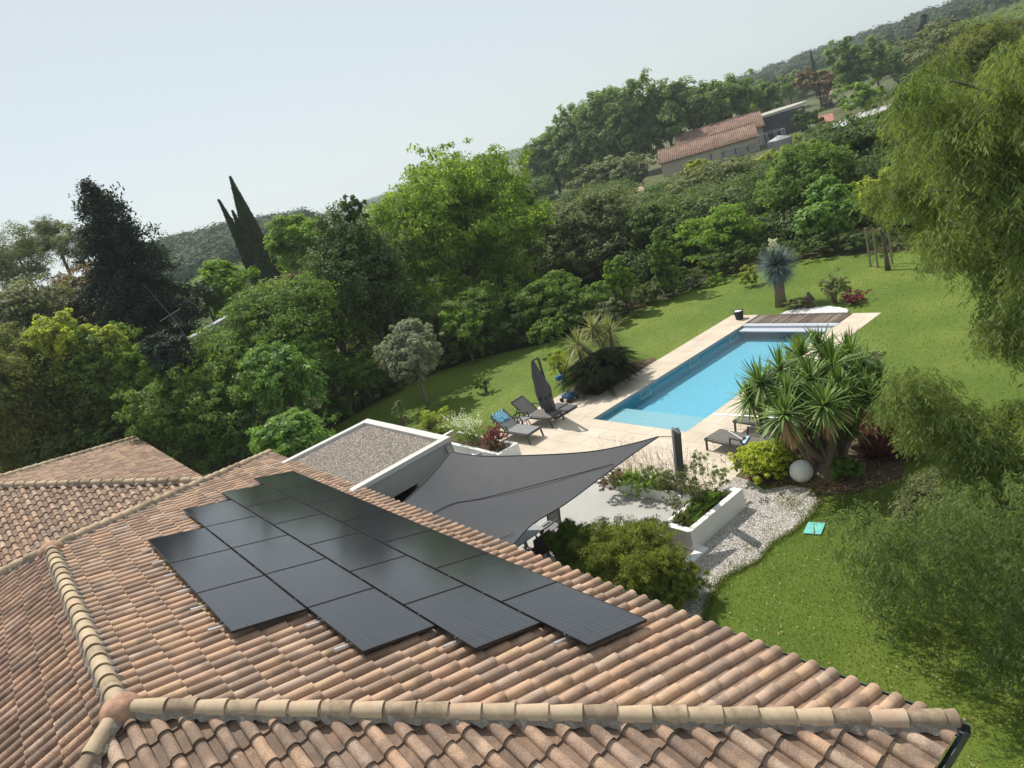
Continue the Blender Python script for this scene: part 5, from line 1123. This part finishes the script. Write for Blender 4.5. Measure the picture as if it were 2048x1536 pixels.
def px_house(name, label, eL_, eR_, D1, rL_, rR_, D2, roofm, wallm, cat='house', bottom=-3., over=.35, wins=0, barrels=.0):
    A = np.array(atd(*eL_, D1)); B = np.array(atd(*eR_, D1)); ez = (A[2]+B[2])/2; A[2] = B[2] = ez
    R1 = np.array(atd(*rL_, D2)); R2 = np.array(atd(*rR_, D2)); rz_ = max((R1[2]+R2[2])/2, ez+.35); R1[2] = R2[2] = rz_
    R1[:2] = np.where(True, A[:2]+(R1[:2]-A[:2]), 0)
    u = (B-A)/np.linalg.norm(B-A); nb = np.array([-u[1], u[0], 0]); nb *= np.sign(np.dot(nb[:2], (R1-A)[:2])); dpt = abs(np.dot((R1+R2)/2-(A+B)/2, nb)); Ln = np.linalg.norm(B-A)
    o = empty(name, tuple((A+B)/2*np.array([1, 1, 0])), label, cat)
    def pt(s, d, z): return tuple(A*np.array([1, 1, 0])+u*s*Ln+nb*d+np.array([0, 0, z]))
    th = .14
    b = MB(); q = [pt(0, 0, ez), pt(1, 0, ez), pt(1, dpt, rz_), pt(0, dpt, rz_), pt(1, 2*dpt, ez), pt(0, 2*dpt, ez)]
    lo = [(x, y, z-th) for x, y, z in q]; vs = q+lo
    b.add(vs, [(0, 1, 2, 3), (3, 2, 4, 5), (6, 9, 8, 7), (9, 11, 10, 8), (0, 6, 7, 1), (5, 4, 10, 11), (1, 7, 8, 2), (2, 8, 10, 4), (0, 3, 9, 6), (3, 5, 11, 9)])
    ro = b.build('roof', roofm, o)
    # raised barrel rows so the roof is not a flat sheet
    if barrels:
        b = MB(); k = int(Ln/barrels); s_ = (rz_-ez)/dpt
        for i in range(k):
            s = (i+.5)/k; b.tube([pt(s, -.04, ez-.02), pt(s, dpt, rz_+.02)], barrels*.30, 5); 
        b.build('tile_rows', roofm, ro, smooth=True)
        MB().tube([pt(0, dpt, rz_+.04), pt(1, dpt, rz_+.04)], barrels*.42, 6).build('ridge', roofm, ro, smooth=True)
    w0 = over; s0_ = w0/Ln
    b = MB(); zt = ez-th; sl_2 = (rz_-ez)/dpt
    w_ = [pt(s0_, w0, bottom), pt(1-s0_, w0, bottom), pt(1-s0_, 2*dpt-w0, bottom), pt(s0_, 2*dpt-w0, bottom), pt(s0_, w0, zt+sl_2*w0-.01), pt(1-s0_, w0, zt+sl_2*w0-.01), pt(1-s0_, 2*dpt-w0, zt+sl_2*w0-.01), pt(s0_, 2*dpt-w0, zt+sl_2*w0-.01), pt(s0_, dpt, rz_-th-.01), pt(1-s0_, dpt, rz_-th-.01)]
    b.add(w_, [(0, 1, 5, 4), (1, 2, 6, 9, 5), (2, 3, 7, 6), (3, 0, 4, 8, 7)]); b.build('wall', wallm, o)
    ang = math.atan2(u[1], u[0])
    for i in range(wins):
        s = (i+.8)/(wins+.6); c = pt(s, w0-.03, ez-1.35); MB().box(c, (.9, .06, 1.2), ang).build('window', plain('window_dark', (.03, .03, .035), .2), o)
    return o, pt, ang, ez, rz_, dpt, Ln
barn = px_house('barn', 'long low barn with pinkish tiled roof and pale block wall, nearer of the two', (1317, 330), (1517, 269), 110, (1306, 306), (1503, 247), 114.5, M_RT, M_WB, 'barn', barrels=.27, over=.3)
o, pt, ang, ez, rz_, dpt, Ln = barn
b = MB(); b.box(pt(.80, .28, -1.1), (Ln*.38, .05, 4.6), ang); b.build('block_panel', M_BLOCK, o)
for i in range(4): MB().box(pt(.52+.12*i, .24, 1.0-.1*i), (.14, .06, .75), ang).build('wall_slot', M_WD, o)
px_house('barn', 'second barn roof rising just behind the long barn, slightly higher', (1352, 300), (1530, 252), 117, (1353, 272), (1505, 226), 122, M_RT, M_WB, 'barn', barrels=.27)
# round dark tower with pale roof
tx, ty, tz = atd(1541, 224, 126)
to = empty('round_tower', (tx, ty, 0), 'dark curved building with a pale tilted roof beside the barns', 'tower')
hu = np.array([.8, .6]); P_ = [(tx+math.cos(a)*4.3*.8-math.sin(a)*2.6*-.6, ty+math.cos(a)*4.3*.6+math.sin(a)*2.2*.8) for a in np.linspace(0, 2*PI, 29)[:-1]]
MB().prism(P_, -4, tz-.5).build('wall', M_WD, to)
P2 = [(tx+(x-tx)*1.08, ty+(y-ty)*1.08) for x, y in P_]; n = len(P2); nb_ = np.array([-.6, .8])
zf = [tz+.9*(((x-tx)*nb_[0]+(y-ty)*nb_[1])/2.4) for x, y in P2]
MB().add([(x, y, z) for (x, y), z in zip(P2, zf)]+[(x, y, z-.35) for (x, y), z in zip(P2, zf)], [tuple(range(n)), tuple(range(2*n-1, n-1, -1))]+[(i, n+i, n+(i+1) % n, (i+1) % n) for i in range(n)]).build('roof', plain('pale_roof', (.50, .47, .40), .8, vs=.5), to)
# metal silo
sx_, sy_, sz_ = atd(1557, 272, 105); sl3 = empty('silo', (sx_, sy_, 0), 'squat ribbed grey metal silo with railings right of the barn', 'silo')
M_SIL = plain('silo_metal', (.36, .37, .38), .5, .4, var=.15, vs=1.)
MB().lathe((sx_, sy_, -3), [(1.45, 0), (1.45, sz_+2.6), (0, sz_+3.1)], 30).build('tank', M_SIL, sl3)
b = MB()
for k in range(30): a = 2*PI*k/30; b.box((sx_+1.47*math.cos(a), sy_+1.47*math.sin(a), (sz_-3.4)/2), (.06, .10, sz_+2.6), a)
b.build('ribs', plain('silo_rib', (.26, .27, .28), .5, .4), sl3)
b = MB()
for k in range(10): a = 2*PI*k/10; b.beam((sx_-1.2+1.7*math.cos(a), sy_+.3+1.7*math.sin(a), sz_-.4), (sx_-1.2+1.7*math.cos(a), sy_+.3+1.7*math.sin(a), sz_+.75), .05, .05); a2_ = a+2*PI/10; b.beam((sx_-1.2+1.7*math.cos(a), sy_+.3+1.7*math.sin(a), sz_+.7), (sx_-1.2+1.7*math.cos(a2_), sy_+.3+1.7*math.sin(a2_), sz_+.7), .05, .05)
b.build('railing', M_STEEL, sl3)
px_house('village_house', 'beige house with brown roof and two windows below the brown stone pine', (1640, 203), (1668, 194), 165, (1630, 188), (1662, 178), 171, M_RTB, M_WB, wins=2)
px_house('village_house', 'small house with brown roof left of the stone pine', (1556, 183), (1585, 172), 190, (1554, 176), (1592, 160), 196, M_RTB, M_WB)
px_house('village_house', 'house end with red tiled roof behind the dark oak', (1634, 250), (1668, 240), 115, (1635, 234), (1666, 225), 119, M_RTR, M_WB)
px_house('metal_shed', 'pale grey roofed shed beside the pepper tree', (1700, 238), (1800, 218), 112, (1734, 224), (1786, 208), 117, plain('pale_sheet', (.42, .41, .40), .7), M_WH, 'shed')
px_house('greenhouse', 'small white gabled hall left of the pale shed', (1664, 262), (1700, 246), 105, (1672, 246), (1700, 235), 108, plain('white_sheet', (.62, .64, .66), .5), M_WH, 'greenhouse')
px_house('village_house', 'pink tiled roof on the slope in front of the cypress pair', (1820, 118), (1845, 112), 190, (1811, 107), (1853, 93), 197, rooftile('pink_tiles', (.42, .24, .18), (.58, .36, .28)), M_WB)
px_house('village_house', 'long brown roof left of the pink roof on the slope', (1757, 117), (1805, 106), 215, (1757, 110), (1803, 97), 222, M_RTB, M_WB)
px_house('village_house', 'low beige house with pink roof at the foot of the holm oak', (1236, 394), (1292, 392), 75, (1234, 384), (1288, 384), 79, rooftile('pale_tiles', (.42, .27, .2), (.56, .40, .31)), M_WB, over=.25)
px_house('village_house', 'small pale roof between the holm oak and the round pine', (1528, 356), (1560, 342), 82, (1530, 350), (1556, 336), 85, rooftile('pale_tiles_2', (.42, .30, .24), (.56, .42, .34)), M_WB)
# neighbours' flat roof with leaning aerial mast
c0 = np.array(atd(381, 671, 36.)); cR = np.array(atd(428, 653, 38.5)); cN = np.array(atd(393, 682, 35.2))
fr_ = empty('flat_roof_house', (float(c0[0]), float(c0[1]), 0), 'neighbouring house with pale edged flat roof among the trees', 'house')
zt = float(c0[2]); q = [(c0[0], c0[1]), (cN[0], cN[1]), (cN[0]+(cR-c0)[0]*2.2, cN[1]+(cR-c0)[1]*2.2), (c0[0]+(cR-c0)[0]*2.2, c0[1]+(cR-c0)[1]*2.2)]
MB().prism([(float(a), float(b_)) for a, b_ in q], 0, zt-.16).build('wall', plain('grey_render', (.20, .185, .165), .9), fr_)
qc = np.mean(np.array(q), 0); MB().prism([tuple(map(float, qc+(np.array(v)-qc)*1.1)) for v in q], zt-.16, zt).build('roof_edge', plain('zinc_edge', (.28, .29, .31), .5), fr_)
ms = empty('aerial_mast', atd(402, 716, 35.), 'thin leaning aerial mast with crossbar in front of the big cedar', 'aerial')
b = MB(); b.tube([atd(402, 716, 35.), atd(345, 635, 35.), atd(286, 567, 35.)], [.030, .02, .008], 6); M_MAST = plain('weathered_steel', (.13, .13, .13), .6); b.build('pole', M_MAST, ms)
MB().tube([atd(320, 643, 35.), atd(361, 617, 35.)], .016, 5).build('crossbar', M_MAST, ms)
b = MB(); A = np.array(atd(340, 637, 35.)); B = np.array(atd(356, 655, 35.)); w_ = np.array(atd(352, 626, 35.))-np.array(atd(340, 637, 35.))
for k in range(6): s = A+(B-A)*k/5; b.tube([tuple(s-w_*.25), tuple(s+w_*.85)], .010, 4)
for k in (-.25, .3, .85): b.tube([tuple(A+w_*k), tuple(B+w_*k)], .010, 4)
b.build('grid_antenna', M_MAST, ms)
px_house('brown_roof_house', 'small building with dark brown roof beside the rounded shrub', (672, 714), (724, 690), 38.5, (660, 698), (717, 661), 41., plain('dark_brown_roof', (.10, .065, .05), .85), plain('stone_grey', (.30, .29, .27), .9), over=.2, bottom=0.)

bush(712, 745, 52, 34, 34.5, g_mid, 'leafy_bush', 'green bush between the dark roofed building and the lone silvery tree', leaf=.15, dens=2.5)

# ------------------------------------------------------------------ the weeping tree at the right
pb0 = (-3.6, 18.0, 0.)
pep = empty('weeping_tree', pb0, 'large weeping fine leaved tree filling the right edge of the photo', 'tree')
def sprays(cl, seed, dens=1.0, lf=.12):
    r = np.random.default_rng(seed); Vs = []; Rn = []; T = []
    for (px, py, rp, D) in cl:
        if D is None: c = np.array(px); R = rp
        else: c = np.array(atd(px, py, D)); s = math.sqrt(D*D+(c[2]-CAMH)**2)/FPX; R = rp*s
        ns = int(dens*max(30, 170*R*R+95*R)); T.append((c, R))
        d0 = sphere_dirs(ns, r, .15); st_ = c+d0*R*r.uniform(.25, 1.0, (ns, 1))*np.array([1.1, 1.1, .55])
        ln = r.uniform(.16, .40, ns)*min(1.2, .6+R); nl = 15; t = np.linspace(0, 1, nl)
        hx = r.normal(0, .42, (ns, 2))+d0[:, :2]*.45; pos = st_[:, None, :]+np.concatenate([(hx[:, None, :]*(t[None, :, None]**.7)*ln[:, None, None]), (-(t[None]**1.3)*ln[:, None])[..., None]], -1)
        k = ns*nl; P_ = pos.reshape(-1, 3); down = np.concatenate([np.repeat(hx, nl, 0)*.4, -np.ones((k, 1))], 1); sd_ = r.normal(0, 1, (k, 3)); sd_[:, 2] *= .3
        A = nrm(down*.75+nrm(sd_)*.75); nn = np.cross(A, r.normal(0, 1, (k, 3))); L_ = lf*r.uniform(.6, 1.25, k); P_ = P_+A*(L_*.5)[:, None]
        Vs.append(quads_leaf(P_, A, nn, L_, L_*.17, .05)); Rn.append(np.clip(r.uniform(0, .5)+np.repeat(r.uniform(0, .35, ns), nl)+r.uniform(0, .2, k), 0, 1))
    return np.concatenate(Vs), np.concatenate(Rn), T
r = random.Random(8); up_cl = []; low_cl = []; mid_cl = []
def fillc(poly, n, rad, D0, D1, lst):
    x0 = min(p[0] for p in poly); x1 = max(p[0] for p in poly); y0 = min(p[1] for p in poly); y1 = max(p[1] for p in poly); k = 0
    while k < n:
        x = r.uniform(x0, x1); y = r.uniform(y0, y1)
        if inpoly(x, y, poly): lst.append((x, y, rad*r.uniform(.7, 1.3), r.uniform(D0, D1))); k += 1
fillc([(1815, 150), (1870, 120), (1960, 150), (2040, 60), (2150, 60), (2150, 520), (2030, 500), (1950, 400), (1880, 330), (1830, 300), (1800, 230)], 105, 44, 13, 18, up_cl)
fillc([(1990, 420), (2150, 420), (2150, 760), (2040, 740), (1985, 640), (1960, 560), (1900, 500), (1870, 470), (1900, 420)], 50, 38, 13, 16, up_cl)
fillc([(1745, 330), (1860, 330), (1910, 400), (1890, 470), (1830, 460), (1800, 420), (1745, 400)], 18, 30, 16, 18, up_cl)
fillc([(1760, 740), (1800, 720), (1880, 770), (1960, 830), (2060, 800), (2150, 800), (2150, 980), (1900, 960), (1860, 900), (1790, 820)], 56, 34, 12.5, 15, mid_cl)
fillc([(1650, 1020), (1700, 1010), (1800, 1010), (2060, 960), (2150, 1000), (2150, 1350), (1960, 1300), (1900, 1260), (1790, 1230), (1720, 1150)], 105, 40, 9.5, 12, low_cl)
fillc([(1900, 1260), (2150, 1260), (2150, 1420), (2020, 1400), (1960, 1330)], 18, 36, 9, 10.5, low_cl)
for k in range(70):     # the part of the crown round the trunk, beyond the photo's edge
    a = r.uniform(0, 2*PI); q = r.uniform(.8, 3.6); up_cl.append(((-3.0+q*math.cos(a), 18.6+q*math.sin(a), r.uniform(4.2, 9.8)), 0, r.uniform(.45, .7), None))
V1, R1, T1 = sprays(up_cl, 1, .95); V2, R2, T2 = sprays(mid_cl, 2, 1.1); V3, R3, T3 = sprays(low_cl, 3, .46, .10)
for V, R_ in ((V1, R1), (V2, R2)): leafobj('crown', V, g_pepper, pep, R_)
leafobj('crown', V3, leafmat('leaf_pepper_dark', (.026, .054, .016), (.105, .165, .046), .40), pep, R3)
MB().tube([pb0, (-3.5, 17.9, 2.2), (-3.9, 17.3, 4.5), (-4.4, 16.6, 7.5), (-4.8, 16, 9.6)], [.38, .30, .22, .12, .04], 10).build('trunk', M_BARK, pep, smooth=True)
def limb(pts, r0):
    n = len(pts); MB().tube([tuple(p_) for p_ in curve(pts, 14)], [r0*(1-.85*i/13)+.006 for i in range(14)], 7).build('branch', M_BARK, pep, smooth=True)
limb([(-3.6, 17.7, 3.0), atd(2060, 590, 15.5), atd(1990, 500, 15.2), atd(1900, 440, 15.5)], .11)
limb([(-3.9, 17.3, 4.6), atd(2060, 400, 15.2), atd(2000, 300, 15.0), atd(1900, 200, 15)], .10)
limb([(-3.6, 17.8, 2.4), atd(2060, 660, 15.5), atd(2000, 560, 15), atd(1960, 500, 15)], .07)
limb([(-3.55, 17.9, 1.8), atd(2040, 890, 14.4), atd(1950, 830, 14.2), atd(1870, 775, 14.2), atd(1800, 750, 14.2)], .085)
limb([(-3.5, 17.8, 1.6), atd(2200, 1200, 11.5), atd(2045, 1170, 11), atd(1900, 1100, 10.8), atd(1740, 1060, 11)], .045)
limb([(-3.9, 17.3, 4.8), atd(2080, 250, 14.5), atd(1990, 190, 14.2), atd(1900, 160, 14.2)], .06)
limb([(-3.8, 17.5, 4.0), atd(2080, 480, 14), atd(1980, 400, 13.6), atd(1860, 380, 13.6)], .06)
limb([(-3.5, 17.8, 1.6), atd(2250, 1250, 11), atd(2060, 1240, 10.4), atd(1920, 1180, 10.4), atd(1830, 1140, 10.6)], .03)
# ------------------------------------------------------------------ grass blades over the lawn
def lawn_ok(x, y):
    if -21.13 < x < -10.9 and 11.7 < y < 16.95: return False
    if -19.3 < x < -12.8 and 14.9 < y < 25.15: return False
    if x < -9.8 and y < 11.75: return x < -22.6
    if x < -15.5 and y < 8.4: return False
    if x < -2.5 and y < 5.8: return False
    if inpoly(x-.22*abs(math.sin(x*5.1+y*7.3))*math.sin(y*3.1), y+.1*math.sin(x*9), gpoly): return False
    return inpoly(x, y, LAWN)
LAWN = [(-30.2, 8.2), (-31.2, 11.5), (-32.2, 15.5), (-31.0, 19.0), (-27.6, 21.6), (-26.6, 24.5), (-25.2, 27.9), (-23.4, 31.7), (-20.6, 33.3), (-14.2, 33.4), (-6, 34), (-3, 24), (-1, 8), (0.5, 4), (-2.4, 4.4), (-10, 6), (-23, 6)]
def blades(n, x0, x1, y0, y1, h, w_, seed, m):
    r = np.random.default_rng(seed); x = r.uniform(x0, x1, n); y = r.uniform(y0, y1, n); ok = np.array([lawn_ok(a, b_) for a, b_ in zip(x, y)]); x = x[ok]; y = y[ok]; k = len(x)
    C0 = np.stack([x, y, np.zeros(k)], 1); A = nrm(np.stack([r.normal(0, .55, k), r.normal(0, .55, k), np.ones(k)], 1)); hh = h*r.uniform(.5, 1.4, k); nn = r.normal(0, 1, (k, 3)); nn[:, 2] = 0
    return quads_leaf(C0+A*(hh*.5)[:, None], A, nn, hh, np.full(k, w_))
g_lawn = leafmat('grass_blades', (.10, .17, .020), (.19, .265, .045), .35, spec=.15, gain=1.0)
Vb = np.concatenate([blades(95000, -10.2, -1, 4, 14, .032, .010, 1, g_lawn), blades(90000, -33, -2, 8, 34, .038, .022, 2, g_lawn)])
tag(leafobj('grass', Vb, g_lawn, None), 'short sunlit grass of the lawn', kind='stuff')
tf = []
for (px, py, n_) in ((1590, 1012, 260), (1570, 1000, 160), (1612, 1030, 200), (1505, 1098, 120), (1470, 1135, 160), (1440, 1170, 200), (1540, 1065, 120), (1425, 1200, 160)):
    c_ = gp(px, py, .0); q_ = np.random.default_rng(px); x = q_.normal(c_[0], .13, n_); y = q_.normal(c_[1], .15, n_); A = nrm(np.stack([q_.normal(0, .5, n_), q_.normal(0, .5, n_), np.ones(n_)], 1)); hh = q_.uniform(.03, .09, n_); nn = q_.normal(0, 1, (n_, 3))
    tf.append(quads_leaf(np.stack([x, y, np.full(n_, .02)], 1)+A*(hh*.5)[:, None], A, nn, hh, np.full(n_, .012)))
q_ = np.random.default_rng(5)
for i in range(len(gpoly)-4):
    if i < 5: continue
    a_ = np.array(gpoly[i]); b_ = np.array(gpoly[i+1]); n_ = int(900*np.linalg.norm(b_-a_)); t_ = q_.uniform(0, 1, n_)[:, None]; c_ = a_+(b_-a_)*t_+q_.normal(0, .055, (n_, 2))
    A = nrm(np.stack([q_.normal(0, .5, n_), q_.normal(0, .5, n_), np.ones(n_)], 1)); hh = q_.uniform(.03, .08, n_); nn = q_.normal(0, 1, (n_, 3))
    tf.append(quads_leaf(np.column_stack([c_, np.full(n_, .01)])+A*(hh*.5)[:, None], A, nn, hh, np.full(n_, .012)))
tag(leafobj('gravel_weeds', np.concatenate(tf), g_lawn, None), 'tufts of grass growing through the white gravel', kind='stuff')
# fallen leaves on the lawn and at the foot of the yucca
r_ = np.random.default_rng(9); k = 900; x = r_.uniform(-9.5, -2, k); y = r_.uniform(5.5, 13, k); P_ = np.stack([x, y, np.full(k, .045)], 1); nn = r_.normal(0, .3, (k, 3))+np.array([0, 0, 1.]); A = np.cross(nn, r_.normal(0, 1, (k, 3)))
ok = np.array([lawn_ok(a, b_) for a, b_ in zip(x, y)]); tag(leafobj('fallen_leaves', quads_leaf(P_[ok], A[ok], nn[ok], np.full(ok.sum(), .045), np.full(ok.sum(), .02)), g_dry, None), 'scattered dry leaves on the near lawn', kind='stuff')
k = 1600; a = r_.uniform(0, 2*PI, k); rr = np.abs(r_.normal(0, .75, k)); P_ = np.stack([-8.9+rr*np.cos(a), 13.75+rr*np.sin(a)*.7, r_.uniform(.02, .07, k)], 1); nn = r_.normal(0, .3, (k, 3))+np.array([0, 0, 1.]); A = np.cross(nn, r_.normal(0, 1, (k, 3)))
tag(leafobj('leaf_litter', quads_leaf(P_, A, nn, np.full(k, .16), np.full(k, .014)), g_dry, None), 'dry strap leaves littering the foot of the yucca', kind='stuff')

# ------------------------------------------------------------------ air
m, nt = mat('haze'); pv_ = N(nt, 'ShaderNodeVolumePrincipled'); pv_.inputs['Color'].default_value = (.80, .88, .95, 1); pv_.inputs['Density'].default_value = .0004; pv_.inputs['Anisotropy'].default_value = .35
o_ = N(nt, 'ShaderNodeOutputMaterial'); L(nt, pv_.outputs[0], o_.inputs['Volume'])
hz_ = MB().bb(-6500, 3500, -2000, 6500, -12, 62).build('haze', m); tag(hz_, 'thin summer haze over the valley', kind='stuff')
